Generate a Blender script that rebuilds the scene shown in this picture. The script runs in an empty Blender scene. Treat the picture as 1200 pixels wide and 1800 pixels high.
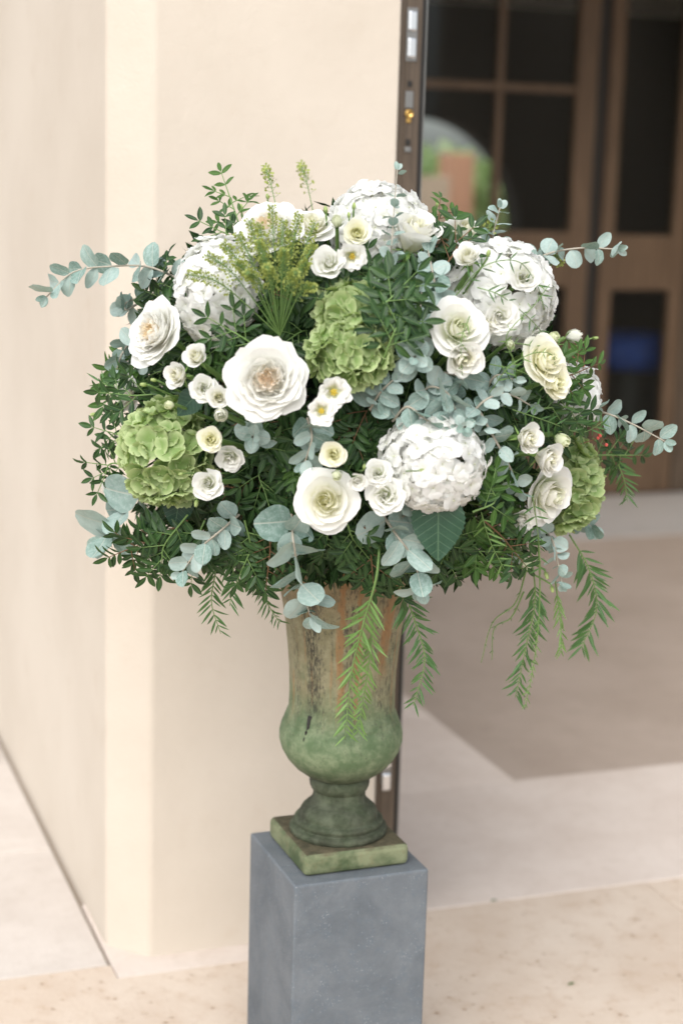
import bpy, math, random
from mathutils import Vector, Matrix, noise
random.seed(7)
R = math.radians
scene = bpy.context.scene
col = scene.collection

# ---------------------------------------------------------------- camera
CAM_H, F_PX, PITCH, ROLL = 1.65, 3000.0, R(11.46), R(1.62)
fwd = Vector((0, math.cos(PITCH), -math.sin(PITCH)))
r0 = Vector((1, 0, 0)); u0 = r0.cross(fwd)
right = r0 * math.cos(ROLL) + u0 * math.sin(ROLL)
upv = u0 * math.cos(ROLL) - r0 * math.sin(ROLL)
CAM = Vector((0, 0, CAM_H))
cam_d = bpy.data.cameras.new('camera'); cam = bpy.data.objects.new('camera', cam_d); col.objects.link(cam)
cam.matrix_world = Matrix.Translation(CAM) @ Matrix((right, upv, -fwd)).transposed().to_4x4()
cam_d.sensor_fit = 'VERTICAL'; cam_d.sensor_height = 36; cam_d.lens = F_PX / 1800 * 36
cam_d.clip_start = .05; cam_d.clip_end = 500
cam_d.dof.use_dof = True; cam_d.dof.focus_distance = 2.66; cam_d.dof.aperture_fstop = 60 / 26
scene.camera = cam

# ---------------------------------------------------------------- world, sun, exposure
SUN_EL, SUN_AZ = R(46), R(195)          # azimuth clockwise from +Y: behind the camera, to its left
w = bpy.data.worlds.new('World'); scene.world = w; w.use_nodes = True
wn = w.node_tree; wn.nodes.clear()
sky = wn.nodes.new('ShaderNodeTexSky'); sky.sky_type = 'NISHITA'; sky.sun_disc = False
sky.sun_elevation = SUN_EL; sky.sun_rotation = SUN_AZ; sky.air_density = 1; sky.dust_density = 3; sky.ozone_density = 1
hs = wn.nodes.new('ShaderNodeHueSaturation'); hs.inputs['Saturation'].default_value = .28
bg = wn.nodes.new('ShaderNodeBackground'); bg.inputs['Strength'].default_value = .145
wo = wn.nodes.new('ShaderNodeOutputWorld')
wn.links.new(sky.outputs[0], hs.inputs['Color']); wn.links.new(hs.outputs[0], bg.inputs[0]); wn.links.new(bg.outputs[0], wo.inputs[0])
sd = bpy.data.lights.new('sun', 'SUN'); sd.energy = 1.0; sd.angle = R(60); sd.color = (1, .965, .92)
so = bpy.data.objects.new('sun', sd); col.objects.link(so)
sdir = Vector((math.sin(SUN_AZ) * math.cos(SUN_EL), math.cos(SUN_AZ) * math.cos(SUN_EL), math.sin(SUN_EL)))
so.rotation_euler = sdir.to_track_quat('Z', 'Y').to_euler(); so.location = sdir * 20
vs = scene.view_settings; vs.view_transform = 'Standard'; vs.look = 'None'; vs.exposure = .93; vs.gamma = 1
scene.render.engine = 'CYCLES'; scene.cycles.use_denoising = True
scene.cycles.max_bounces = 12; scene.cycles.diffuse_bounces = 8; scene.cycles.transmission_bounces = 10; scene.cycles.transparent_max_bounces = 12

# ---------------------------------------------------------------- pixel helpers (1200 x 1800 photograph -> world)
def ray(x, y): return (fwd * F_PX + right * (x - 600) - upv * (y - 900)).normalized()
def proj(p):
    v = p - CAM; d = v.dot(fwd); return 600 + F_PX * v.dot(right) / d, 900 - F_PX * v.dot(upv) / d
TH = R(20.3)
E1 = Vector((math.cos(TH), math.sin(TH), 0)); E2 = Vector((-math.sin(TH), math.cos(TH), 0)); B0 = Vector((-.38, 3.348, 0))
def L2W(s, t, z=0): return B0 + E1 * s + E2 * t + Vector((0, 0, z))
def on_plane(x, y, t):                    # point of the plane parallel to the front wall at depth t -> (s, z)
    d = ray(x, y); k = (t - (CAM - B0).dot(E2)) / d.dot(E2); p = CAM + d * k
    return (p - B0).dot(E1), p.z
def at_y(x, y, Y):
    d = ray(x, y); return CAM + d * (Y / d.y)

# ---------------------------------------------------------------- object helpers
def link(o, parent=None, mat=None):
    col.objects.link(o)
    if parent is not None: o.parent = parent
    if mat is not None: o.matrix_basis = mat
    return o
def ob(name, me, parent=None, mat=None): return link(bpy.data.objects.new(name, me), parent, mat)
def tag(o, label=None, cat=None, group=None, kind=None):
    if label: o['label'] = label
    if cat: o['category'] = cat
    if group: o['group'] = group
    if kind: o['kind'] = kind
    return o
def empty(name, mat=None):
    o = bpy.data.objects.new(name, None); o.empty_display_size = .02
    return link(o, None, mat)
def mesh(name, v, f, m=None, smooth=True, uv=None, colr=None):
    me = bpy.data.meshes.new(name); me.from_pydata(v, [], f)
    if smooth: me.polygons.foreach_set('use_smooth', [True] * len(me.polygons))
    if uv:
        l = me.uv_layers.new(name='UVMap'); buf = []
        for lp in me.loops: buf += uv[lp.vertex_index]
        l.data.foreach_set('uv', buf)
    if colr:
        a = me.color_attributes.new('Col', 'FLOAT_COLOR', 'POINT'); buf = []
        for c in colr: buf += [c[0], c[1], c[2], 1]
        a.data.foreach_set('color', buf)
    if m: me.materials.append(m)
    me.update(); return me
def box(x0, x1, y0, y1, z0, z1, m, name='box', bev=0):
    if bev <= 0:
        v = [(x, y, z) for z in (z0, z1) for y in (y0, y1) for x in (x0, x1)]
        f = [(0, 2, 3, 1), (4, 5, 7, 6), (0, 1, 5, 4), (2, 6, 7, 3), (0, 4, 6, 2), (1, 3, 7, 5)]
        return mesh(name, v, f, m, False)
    import bmesh
    bm = bmesh.new(); bmesh.ops.create_cube(bm, size=1)
    for q in bm.verts: q.co = Vector(((x0 + x1) / 2 + q.co.x * (x1 - x0), (y0 + y1) / 2 + q.co.y * (y1 - y0), (z0 + z1) / 2 + q.co.z * (z1 - z0)))
    bmesh.ops.bevel(bm, geom=bm.edges[:], offset=bev, segments=3, affect='EDGES', profile=.5)
    me = bpy.data.meshes.new(name); bm.to_mesh(me); bm.free(); me.materials.append(m); return me
def prism(poly, z0, z1, m, name='prism'):
    n = len(poly); v = [(p[0], p[1], z0) for p in poly] + [(p[0], p[1], z1) for p in poly]
    f = [tuple(range(n - 1, -1, -1)), tuple(range(n, 2 * n))] + [(i, (i + 1) % n, n + (i + 1) % n, n + i) for i in range(n)]
    return mesh(name, v, f, m, False)
def lathe(pr, m, name, n=72, cap0=False, cap1=False):
    v = []; f = []
    for r, z in pr:
        for i in range(n): a = 2 * math.pi * i / n; v.append((r * math.cos(a), r * math.sin(a), z))
    for j in range(len(pr) - 1):
        for i in range(n): k = (i + 1) % n; f.append((j * n + i, j * n + k, (j + 1) * n + k, (j + 1) * n + i))
    if cap0: f.append(tuple(range(n - 1, -1, -1)))
    if cap1: f.append(tuple(range((len(pr) - 1) * n, len(pr) * n)))
    return mesh(name, v, f, m)
def smooth_pts(P, n):                     # Catmull-Rom through P
    P = [Vector(p) for p in P]
    if len(P) == 2: return [P[0].lerp(P[1], i / n) for i in range(n + 1)]
    Q = [P[0] * 2 - P[1]] + P + [P[-1] * 2 - P[-2]]; out = []; seg = len(P) - 1
    for i in range(n + 1):
        t = i / n * seg; k = min(int(t), seg - 1); t -= k; a, b, c, d = Q[k:k + 4]
        out.append(.5 * ((2 * b) + (c - a) * t + (2 * a - 5 * b + 4 * c - d) * t * t + (3 * b - a - 3 * c + d) * t ** 3))
    return out
class MB:
    def __init__(s): s.v = []; s.f = []; s.uv = []
    def tube(s, pts, r0, r1, n=5):
        base = len(s.v); pts = [Vector(p) for p in pts]; k = len(pts); ref = Vector((.31, .2, .93))
        for i, p in enumerate(pts):
            d = (pts[min(i + 1, k - 1)] - pts[max(i - 1, 0)]).normalized()
            a = d.cross(ref)
            if a.length < .05: a = d.cross(Vector((1, 0, 0)))
            a.normalize(); b = d.cross(a); r = r0 + (r1 - r0) * i / max(1, k - 1)
            for j in range(n):
                t = 2 * math.pi * j / n; s.v.append(tuple(p + a * math.cos(t) * r + b * math.sin(t) * r)); s.uv.append((.5, .5))
        for i in range(k - 1):
            for j in range(n): q = (j + 1) % n; s.f.append((base + i * n + j, base + i * n + q, base + (i + 1) * n + q, base + (i + 1) * n + j))
        s.f.append(tuple(base + (k - 1) * n + j for j in range(n)))
        return s
    def add(s, v, f, M, uv=None):
        b = len(s.v); s.v += [tuple(M @ Vector(p)) for p in v]; s.f += [tuple(b + i for i in q) for q in f]
        s.uv += uv if uv else [(.5, .5)] * len(v); return s
    def build(s, name, m, smooth=True): return mesh(name, s.v, s.f, m, smooth, uv=s.uv)
def frame(pos, y, z, sx=1, sy=1, sz=1):   # matrix with local +Y along y and +Z near z
    y = y.normalized(); x = y.cross(z)
    if x.length < 1e-4: x = y.cross(Vector((.3, .9, .2)))
    x.normalize(); z = x.cross(y)
    return Matrix(((x.x * sx, y.x * sy, z.x * sz, pos.x), (x.y * sx, y.y * sy, z.y * sz, pos.y), (x.z * sx, y.z * sy, z.z * sz, pos.z), (0, 0, 0, 1)))
def frame_z(pos, z, roll, s):
    q = z.normalized().to_track_quat('Z', 'Y').to_matrix().to_4x4()
    return Matrix.Translation(pos) @ q @ Matrix.Rotation(roll, 4, 'Z') @ Matrix.Scale(s, 4)
def rv(a=1): return Vector((random.uniform(-a, a), random.uniform(-a, a), random.uniform(-a, a)))

# ---------------------------------------------------------------- materials
class NT:
    def __init__(s, name):
        s.m = bpy.data.materials.new(name); s.m.use_nodes = True; s.t = s.m.node_tree; s.t.nodes.clear()
        s.out = s.t.nodes.new('ShaderNodeOutputMaterial')
    def n(s, t, **k):
        q = s.t.nodes.new('ShaderNode' + t)
        for a, b in k.items():
            if hasattr(q, a): setattr(q, a, b)
        return q
    def l(s, a, b): s.t.links.new(a, b)
    def val(s, sock, x):
        if hasattr(x, 'is_output'): s.l(x, sock)
        else: sock.default_value = x
    def mix(s, fac, a, b, blend='MIX'):
        q = s.n('MixRGB', blend_type=blend)
        for k, x in ((0, fac), (1, a), (2, b)):
            if isinstance(x, tuple) and len(x) == 3: x = x + (1,)
            s.val(q.inputs[k], x)
        return q.outputs[0]
    def math(s, op, a, b=0., c=0., clamp=False):
        q = s.n('Math', operation=op); q.use_clamp = clamp
        for k, x in ((0, a), (1, b), (2, c)): s.val(q.inputs[k], x)
        return q.outputs[0]
    def noise(s, vec, scale, detail=4, rough=.55, dist=0):
        q = s.n('TexNoise'); q.inputs['Scale'].default_value = scale; q.inputs['Detail'].default_value = detail
        q.inputs['Roughness'].default_value = rough; q.inputs['Distortion'].default_value = dist
        if vec: s.l(vec, q.inputs['Vector'])
        return q.outputs['Fac']
    def ramp(s, x, lo, hi, a=0., b=1.):
        q = s.n('MapRange'); q.interpolation_type = 'SMOOTHSTEP'
        s.l(x, q.inputs[0]); q.inputs[1].default_value = lo; q.inputs[2].default_value = hi
        q.inputs[3].default_value = a; q.inputs[4].default_value = b; return q.outputs[0]
    def coord(s, scale=None):
        o = s.n('TexCoord').outputs['Object']
        if scale:
            q = s.n('Mapping'); q.inputs['Scale'].default_value = scale; s.l(o, q.inputs['Vector']); o = q.outputs[0]
        return o
    def bump(s, h, st, dist=.01):
        q = s.n('Bump'); q.inputs['Strength'].default_value = st; q.inputs['Distance'].default_value = dist; s.l(h, q.inputs['Height']); return q.outputs[0]
    def bsdf(s, colr, rough=.6, bump=None, spec=.4, metal=0.):
        q = s.n('BsdfPrincipled')
        if isinstance(colr, tuple): colr = colr + (1,) if len(colr) == 3 else colr
        s.val(q.inputs['Base Color'], colr); s.val(q.inputs['Roughness'], rough); q.inputs['Specular IOR Level'].default_value = spec
        s.val(q.inputs['Metallic'], metal)
        if bump: s.l(bump, q.inputs['Normal'])
        return q.outputs[0]
    def done(s, sh): s.l(sh, s.out.inputs[0]); return s.m
    def thin(s, sh, colr, fac, bump=None):        # thin petal or leaf: some light passes through
        tr = s.n('BsdfTranslucent'); s.val(tr.inputs[0], colr)
        mx = s.n('MixShader'); mx.inputs[0].default_value = fac; s.l(sh, mx.inputs[1]); s.l(tr.outputs[0], mx.inputs[2])
        return s.done(mx.outputs[0])

def mat_plaster():
    t = NT('plaster'); c = t.coord()
    a = t.noise(c, 1.6, 5, .6); b = t.noise(c, 9, 5, .65); g = t.noise(c, 160, 4, .7); h = t.noise(c, 42, 4, .6)
    cl = t.mix(t.ramp(a, .3, .7), (.515, .455, .382), (.57, .51, .435))
    cl = t.mix(t.math('MULTIPLY', t.ramp(b, .55, .75), .3), cl, (.47, .39, .31))
    return t.done(t.bsdf(cl, .9, t.bump(t.math('ADD', g, t.math('MULTIPLY', h, 1.2)), .30, .004), .2))
def mat_stone(name, c1, c2, pit, rough=.75, sc=1., pits=True, spec=.3):
    k1 = .5 if pits else .35
    t = NT(name); c = t.coord()
    oi = t.n('ObjectInfo')
    a = t.noise(c, 4 * sc, 6, .65); b = t.noise(c, 26 * sc, 5, .7); g = t.noise(c, 130 * sc, 3, .6)
    cl = t.mix(t.ramp(a, .3, .72), c1, c2)
    cl = t.mix(t.math('MULTIPLY', t.ramp(b, .46, .74), k1), cl, pit)
    cl = t.mix(1., cl, t.mix(oi.outputs['Random'], (.93, .93, .93), (1.05, 1.05, 1.05)), 'MULTIPLY')
    h = g
    if pits:
        v = t.n('TexVoronoi'); v.inputs['Scale'].default_value = 55 * sc; t.l(c, v.inputs['Vector'])
        p = t.math('MULTIPLY', t.ramp(v.outputs['Distance'], .12, .28, 1, 0), t.ramp(b, .48, .62))
        cl = t.mix(t.math('MULTIPLY', p, .85), cl, tuple(x * .7 for x in pit)); h = t.math('SUBTRACT', g, t.math('MULTIPLY', p, 2.))
    return t.done(t.bsdf(cl, rough, t.bump(t.math('ADD', h, b), .3, .005), spec))
def mat_bluestone():
    t = NT('bluestone'); c = t.coord()
    a = t.noise(c, 7, 6, .7, .4); b = t.noise(c, 300, 2, .5); s = t.noise(c, 60, 5, .75)
    cl = t.mix(t.ramp(a, .3, .7), (.092, .106, .120), (.148, .163, .177))
    cl = t.mix(t.math('MULTIPLY', t.ramp(s, .45, .7), .5), cl, (.10, .125, .15))
    v = t.n('TexVoronoi'); v.inputs['Scale'].default_value = 240; t.l(c, v.inputs['Vector'])
    cl = t.mix(t.math('MULTIPLY', t.ramp(v.outputs['Distance'], .05, .3, 1, 0), t.ramp(s, .48, .66)), cl, (.36, .37, .375))
    return t.done(t.bsdf(cl, .72, t.bump(t.math('ADD', b, s), .35, .003), .35))
def mat_urn():
    t = NT('weathered_terracotta'); c = t.coord(); sx = t.n('SeparateXYZ'); t.l(c, sx.inputs[0]); X, Y, Z = sx.outputs
    az = t.math('ARCTAN2', X, t.math('MULTIPLY', Y, -1.))          # 0 faces -Y
    cv = t.n('CombineXYZ'); t.l(t.math('MULTIPLY', az, 1.), cv.inputs[0]); t.l(t.math('MULTIPLY', Z, 1.), cv.inputs[1])
    def stretched(sa, sz, det=5, ro=.6, off=0.):
        q = t.n('CombineXYZ'); t.l(t.math('MULTIPLY_ADD', az, sa, off), q.inputs[0]); t.l(t.math('MULTIPLY', Z, sz), q.inputs[1])
        return t.noise(q.outputs[0], 1., det, ro)
    big = t.noise(c, 9, 5, .65, .3); mid = t.noise(c, 38, 6, .7); fin = t.noise(c, 170, 4, .7)
    tan = t.mix(t.ramp(mid, .3, .7), (.185, .168, .095), (.275, .255, .16))
    green = t.mix(t.ramp(mid, .35, .7), (.088, .135, .066), (.185, .23, .135))
    brown = t.mix(t.ramp(mid, .3, .7), (.20, .125, .065), (.28, .19, .105))
    zc = t.math('ADD', Z, t.math('MULTIPLY', t.math('SUBTRACT', big, .5), .22))
    cl = t.mix(t.ramp(zc, .34, .24), tan, green)                   # moss gathers low on the urn
    cl = t.mix(t.ramp(big, .54, .72, 0, .75), cl, green)
    cl = t.mix(t.ramp(zc, .43, .56, 0, .85), cl, brown)                    # rust brown near the rim, with the bouquet's shade painted in
    rust = t.math('MULTIPLY', t.ramp(stretched(5, 2.0, 6, .65, 1.3), .56, .64), t.ramp(Z, .24, .33))
    cl = t.mix(t.math('MULTIPLY', rust, .6), cl, (.34, .165, .06))
    blk = t.math('MULTIPLY', t.ramp(stretched(26, 52, 6, .8, 4.), .50, .58), t.ramp(stretched(3.4, 1.2, 2, .5, 6.), .46, .55))
    blk = t.math('MULTIPLY', blk, t.ramp(Z, .20, .30))
    cl = t.mix(t.math('MULTIPLY', blk, .85), cl, (.045, .04, .035))
    def band(a0, w_, z0, z1, zt):                                  # one run-off stain at a fixed place on the urn
        wob = t.math('MULTIPLY', t.math('SUBTRACT', t.noise(c, 30, 4, .6), .5), .30)
        q = t.math('ABSOLUTE', t.math('SUBTRACT', t.math('ADD', az, wob), a0)); return t.math('MULTIPLY', t.ramp(q, w_ * .35, w_, 1, 0), t.math('MULTIPLY', t.ramp(Z, z0, z1), t.ramp(Z, zt + .05, zt, 0, 1)))
    for a0, w_, z0 in ((.42, .17, .33), (-.40, .07, .27), (-.12, .05, .25)): cl = t.mix(t.math('MULTIPLY', band(a0, w_, z0, z0 + .05, .6), t.ramp(mid, .3, .6, .35, .85)), cl, (.27, .14, .058))
    sp = t.ramp(stretched(34, 60, 6, .8, 9.), .44, .54)
    cl = t.mix(t.math('MULTIPLY', t.math('MULTIPLY', band(-.95, .20, .25, .30, .47), sp), .92), cl, (.03, .028, .024))
    dk = t.math('MULTIPLY', t.ramp(Z, .20, .135), t.ramp(big, .3, .6, .72, .98))   # darker tone under the belly and over the foot
    cl = t.mix(dk, cl, t.mix(t.ramp(mid, .35, .65), (.026, .028, .017), (.060, .068, .046)))
    cl = t.mix(t.math('MULTIPLY', t.ramp(fin, .56, .70), .6), cl, (.055, .055, .035))
    return t.done(t.bsdf(cl, .78, t.bump(t.math('ADD', fin, t.math('MULTIPLY', mid, 1.5)), .35, .003), .3))
def mat_plinth():
    t = NT('mossy_plinth'); c = t.coord(); nrm = t.n('NewGeometry').outputs['Normal']; sx = t.n('SeparateXYZ'); t.l(nrm, sx.inputs[0])
    big = t.noise(c, 14, 5, .65, .3); mid = t.noise(c, 60, 6, .7); fin = t.noise(c, 200, 3, .6)
    side = t.mix(t.ramp(big, .32, .62), (.06, .085, .04), (.185, .205, .12))
    side = t.mix(t.math('MULTIPLY', t.ramp(mid, .5, .75), .5), side, (.15, .115, .06))
    top = t.mix(t.ramp(mid, .3, .7), (.05, .047, .028), (.105, .09, .055))
    cl = t.mix(t.ramp(t.math('ADD', sx.outputs[2], t.math('MULTIPLY', t.math('SUBTRACT', mid, .5), .8)), .6, .9), side, top)   # flat top is darker and browner than the sides
    return t.done(t.bsdf(cl, .8, t.bump(t.math('ADD', fin, mid), .4, .003), .25))
def mat_wood(name, c1, c2, rough=.5):
    t = NT(name); c = t.coord((30, 30, 2.5)); a = t.noise(c, 1.4, 6, .65, .8); b = t.noise(t.coord(), 5, 4, .6)
    cl = t.mix(t.ramp(a, .3, .72), c1, c2); cl = t.mix(t.math('MULTIPLY', t.ramp(b, .5, .8), .3), cl, c1)
    return t.done(t.bsdf(cl, rough, t.bump(a, .15, .002), .4))
def mat_plain(name, c, rough=.5, metal=0., spec=.4):
    t = NT(name); a = t.noise(t.coord(), 30, 4, .6)
    cl = t.mix(t.math('MULTIPLY', a, .4), c, tuple(x * .7 for x in c)); return t.done(t.bsdf(cl, rough, None, spec, metal))
def mat_glass():
    t = NT('pane_glass'); g = t.n('BsdfGlossy'); g.inputs['Roughness'].default_value = .02
    tr = t.n('BsdfTransparent'); tr.inputs[0].default_value = (.80, .83, .82, 1); fr = t.n('Fresnel'); fr.inputs[0].default_value = 1.3
    mx = t.n('MixShader'); t.l(fr.outputs[0], mx.inputs[0]); t.l(tr.outputs[0], mx.inputs[1]); t.l(g.outputs[0], mx.inputs[2]); return t.done(mx.outputs[0])
def mat_petal(name, fac=.22, rough=.6, tr=(1, 1, .97), bs=.2):
    t = NT(name); a = t.n('Attribute'); a.attribute_name = 'Col'; uv = t.n('UVMap').outputs[0]
    q = t.n('Mapping'); q.inputs['Scale'].default_value = (26, 2.2, 1); t.l(uv, q.inputs['Vector'])
    vein = t.noise(q.outputs[0], 1., 3, .6); oi = t.n('ObjectInfo').outputs['Random']
    cl = t.mix(t.ramp(vein, .45, .8, 0, .22), a.outputs['Color'], t.mix(1., a.outputs['Color'], (.93, .93, .89), 'MULTIPLY'))
    cl = t.mix(1., cl, t.mix(oi, (.96, .96, .955), (1, 1, 1)), 'MULTIPLY')
    tc = t.mix(1., cl, tr, 'MULTIPLY')
    return t.thin(t.bsdf(cl, rough, t.bump(t.math('ADD', vein, t.noise(uv, 7, 4, .6)), bs, .002), .25), tc, fac)
def mat_leaf(name, c1, c2, rib, rough=.45, fac=.18, trc=None, ribw=.035, bloom=0., random_island=False, spec=.4, sidev=0.):
    t = NT(name); uv = t.n('UVMap').outputs[0]; sx = t.n('SeparateXYZ'); t.l(uv, sx.inputs[0])
    rnd = t.n('NewGeometry').outputs['Random Per Island'] if random_island else t.n('ObjectInfo').outputs['Random']
    c = t.coord(); a = t.noise(uv, 5, 4, .6)
    cl = t.mix(rnd, c1, c2)
    cl = t.mix(t.math('MULTIPLY', t.ramp(a, .4, .75), .35), cl, tuple(min(1, x * 1.35 + .01) for x in c2))
    if bloom: cl = t.mix(t.math('MULTIPLY', t.ramp(t.noise(uv, 9, 5, .7), .45, .7), bloom), cl, (.42, .49, .48))
    du = t.math('ABSOLUTE', t.math('SUBTRACT', sx.outputs[0], .5))
    rb = t.ramp(du, ribw * .4, ribw, 1, 0)
    if sidev:
        ph = t.math('SINE', t.math('MULTIPLY', t.math('SUBTRACT', sx.outputs[1], t.math('MULTIPLY', du, .55)), 48.))
        rb = t.math('MAXIMUM', rb, t.math('MULTIPLY', t.ramp(ph, .86, .99), sidev))
    cl = t.mix(t.math('MULTIPLY', rb, .8), cl, rib)
    return t.thin(t.bsdf(cl, rough, t.bump(t.math('ADD', a, t.math('MULTIPLY', rb, -.8)), .25, .002), spec), t.mix(1., cl, trc or (1.1, 1.25, .5), 'MULTIPLY'), fac)
M = dict(
    plaster=mat_plaster(), bluestone=mat_bluestone(), urn=mat_urn(), plinth=mat_plinth(), glass=mat_glass(),
    paving=mat_stone('pale_paving', (.58, .50, .44), (.65, .575, .515), (.48, .40, .335), .7, 1., False),
    slab=mat_stone('white_paving', (.48, .43, .385), (.55, .50, .455), (.40, .345, .295), .7, 1., False),
    sand=mat_stone('sandstone', (.52, .425, .34), (.60, .515, .43), (.42, .30, .21), .85, .8, True),
    inner=mat_stone('brown_floor', (.35, .285, .235), (.42, .35, .295), (.28, .22, .18), .45, .5, False, .45),
    far_floor=mat_stone('grey_floor', (.40, .38, .36), (.47, .45, .43), (.32, .30, .28), .35, .5, False, .5),
    joint=mat_plain('joint_mortar', (.30, .25, .20), .95),
    ground=mat_stone('ground_earth', (.40, .35, .30), (.48, .43, .37), (.3, .25, .2), .9, .3, False),
    wood=mat_wood('oak_door', (.09, .056, .033), (.145, .094, .057), .45), bronze=mat_wood('bronzed_edge', (.062, .045, .031), (.115, .085, .06), .38),
    dark=mat_plain('dark_gasket', (.018, .016, .014), .5), chrome=mat_plain('chrome', (.75, .77, .8), .18, 1.), brass=mat_plain('brass', (.62, .40, .13), .3, 1.),
    steel=mat_plain('dull_steel', (.28, .28, .27), .4, 1.), room=mat_plain('dark_room', (.032, .028, .024), .9), blue=mat_plain('blue_reflection', (.03, .08, .34), .8),
    terra=mat_plain('terracotta_wall', (.52, .27, .17), .9), cream=mat_plain('cream_wall', (.62, .46, .34), .9),
    petal=mat_petal('petal', .38), floret_petal=mat_petal('floret_petal', .5, .7, (1, 1, 1), .04), green_petal=mat_petal('green_sepal', .25, .55, (1.0, 1.15, .5)),
    euc=mat_leaf('eucalyptus_leaf', (.155, .25, .215), (.35, .44, .415), (.40, .44, .39), .55, .14, (1, 1.15, .8), .03, .55),
    lent=mat_leaf('dark_leaf', (.010, .033, .010), (.035, .083, .022), (.09, .165, .05), .38, .16, None, .05, 0, False, .28),
    lent2=mat_leaf('bright_leaf', (.028, .078, .014), (.058, .130, .025), (.13, .22, .07), .42, .25, None, .05, 0, False, .28),
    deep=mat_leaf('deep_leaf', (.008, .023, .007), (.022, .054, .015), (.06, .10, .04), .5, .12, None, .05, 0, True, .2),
    pepper=mat_leaf('pepper_leaf', (.045, .115, .035), (.075, .17, .05), (.13, .21, .08), .42, .25, None, .08),
    pepper2=mat_leaf('light_pepper_leaf', (.11, .215, .055), (.155, .27, .075), (.22, .32, .12), .45, .28, None, .08),
    broad=mat_leaf('broad_leaf', (.015, .048, .029), (.024, .066, .038), (.075, .14, .08), .4, .14, None, .02, 0, False, .4, .55),
    stem_g=mat_plain('green_stem', (.14, .24, .07), .5), stem_r=mat_plain('reddish_stem', (.16, .085, .04), .55), stem_w=mat_plain('pale_stem', (.36, .33, .27), .6),
    calyx=mat_plain('calyx_green', (.20, .33, .09), .5), seed=mat_leaf('seed_pod', (.19, .235, .05), (.36, .40, .12), (.3, .36, .1), .55, .22, None, .02, 0, True),
    stamen=mat_plain('yellow_stamen', (.60, .46, .06), .6), berry=mat_plain('pink_berry', (.60, .10, .08), .4), foam=mat_plain('floral_foam', (.03, .05, .025), .95),
    tree=mat_leaf('sunlit_tree_leaf', (.26, .36, .16), (.42, .50, .26), (.3, .4, .2), .5, .3, None, .02, 0, True),  # leaf colour lightened to stand for strong garden sun
)

# ================================================================ SETTING
MW = Matrix.Translation(B0) @ Matrix.Rotation(TH, 4, 'Z')          # local x along the front wall, y into the depth
tag(ob('ground', mesh('ground', [(-120, -120, -.03), (120, -120, -.03), (120, 120, -.03), (-120, 120, -.03)], [(0, 1, 2, 3)], M['ground'], False)), kind='structure')
pav = empty('pavement', MW); tag(pav, kind='structure')
ob('joint_bed', mesh('joint_bed', [(-9, -9, -.012), (4.6, -9, -.012), (4.6, 4.6, -.012), (-9, 4.6, -.012)], [(0, 1, 2, 3)], M['joint'], False), pav)
def slab(x0, x1, y0, y1, m, z=0., gap=.0012):
    ob('paving_slab', box(x0 + gap, x1 - gap, y0 + gap, y1 - gap, -.05, z + random.uniform(-.0008, .0008), m, 'paving_slab', .0035), pav)
# white slabs along the left wall
for k in range(5):
    for j in range(3): slab(-.086 - (j + 1) * .62, -.086 - j * .62, -.012 + k * .645, -.012 + (k + 1) * .645, M['slab'], gap=.003)
# pale strip: wall foot, doorway step
slab(-.083, .60, -.075, .30, M['paving']); slab(.60, 1.2155, .755, 4.55, M['paving'], gap=.0004); slab(.60, 3.7, .045, .755, M['paving'], gap=.0004)
# rough sandstone in the foreground
for j in range(-4, 4):
    x0 = 1.215 + (j - 1) * 1.30
    y1 = .045 if x0 > 1.2 else -.075 if x0 > -.1 else -.012
    if -1.5 < x0 < -1.2: pass
    elif -.1 < x0 < .1: ob('paving_slab', prism([(x0 - 1.298, -.948), (x0 + 1.298, -.948), (x0 + 1.298, .043), (.602, .043), (.602, -.077), (-.085, -.077), (-.085, -.015), (x0 - 1.298, -.015)], -.05, 0, M['sand'], 'paving_slab'), pav)
    else: slab(x0, x0 + 1.30, -.95, y1, M['sand'], gap=.002)
    slab(x0 - .55, x0 + .75, -1.95, -.95, M['sand'], gap=.002); slab(x0, x0 + 1.3, -2.95, -1.95, M['sand'], gap=.002)
tag(ob('entrance_floor', box(1.2185, 4.2, .758, 3.55, -.05, -.004, M['inner'], 'entrance_floor', .002), None, MW), kind='structure')
tag(ob('hall_floor', box(1.2185, 4.2, 3.556, 4.48, -.05, -.002, M['far_floor'], 'hall_floor', .002), None, MW), kind='structure')
tag(ob('room_floor', box(.055, 7, 4.61, 9.3, -.05, -.001, M['inner'], 'room_floor'), None, MW), kind='structure')

# plastered corner of the building
def rounded_wall():
    def arc(a, c, b, r, n=7):                                       # fillet at corner c between a and b
        a, c, b = Vector(a), Vector(c), Vector(b); p0 = c + (a - c).normalized() * r; p1 = c + (b - c).normalized() * r
        return [tuple(p0 * (1 - t) ** 2 + c * 2 * t * (1 - t) + p1 * t * t) for t in [i / n for i in range(n + 1)]]
    poly = [(-.075, 9.6)] + arc((-.075, 6.0), (-.075, .084), (0, 0), .010) + arc((-.075, .084), (0, 0), (.503, 0), .012) + [(.499, 0), (.503, .004), (.503, 4.45), (.05, 4.60), (.05, 9.6)]
    me = prism(poly, -.03, 4.2, M['plaster'], 'plaster_wall')
    n = len(poly)
    for f in me.polygons[2:2 + n - 5]: f.use_smooth = True
    import bmesh
    bm = bmesh.new(); bm.from_mesh(me)
    for e in bm.edges:
        if len(e.link_faces) == 2 and e.calc_face_angle(0) > .6: e.smooth = False
    bm.to_mesh(me); bm.free(); return me
wall = ob('plaster_wall', rounded_wall(), None, MW)
tag(wall, 'cream plastered wall with a chamfered corner behind the flowers', 'wall')
tag(ob('shade_lintel', box(.506, 4.6, 0, .5, 3.6, 4.2, M['plaster'], 'shade_lintel'), None, MW), 'unseen cream wall added above the doorway for shade', 'wall')  # out of view, added to shade the entrance
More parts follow.
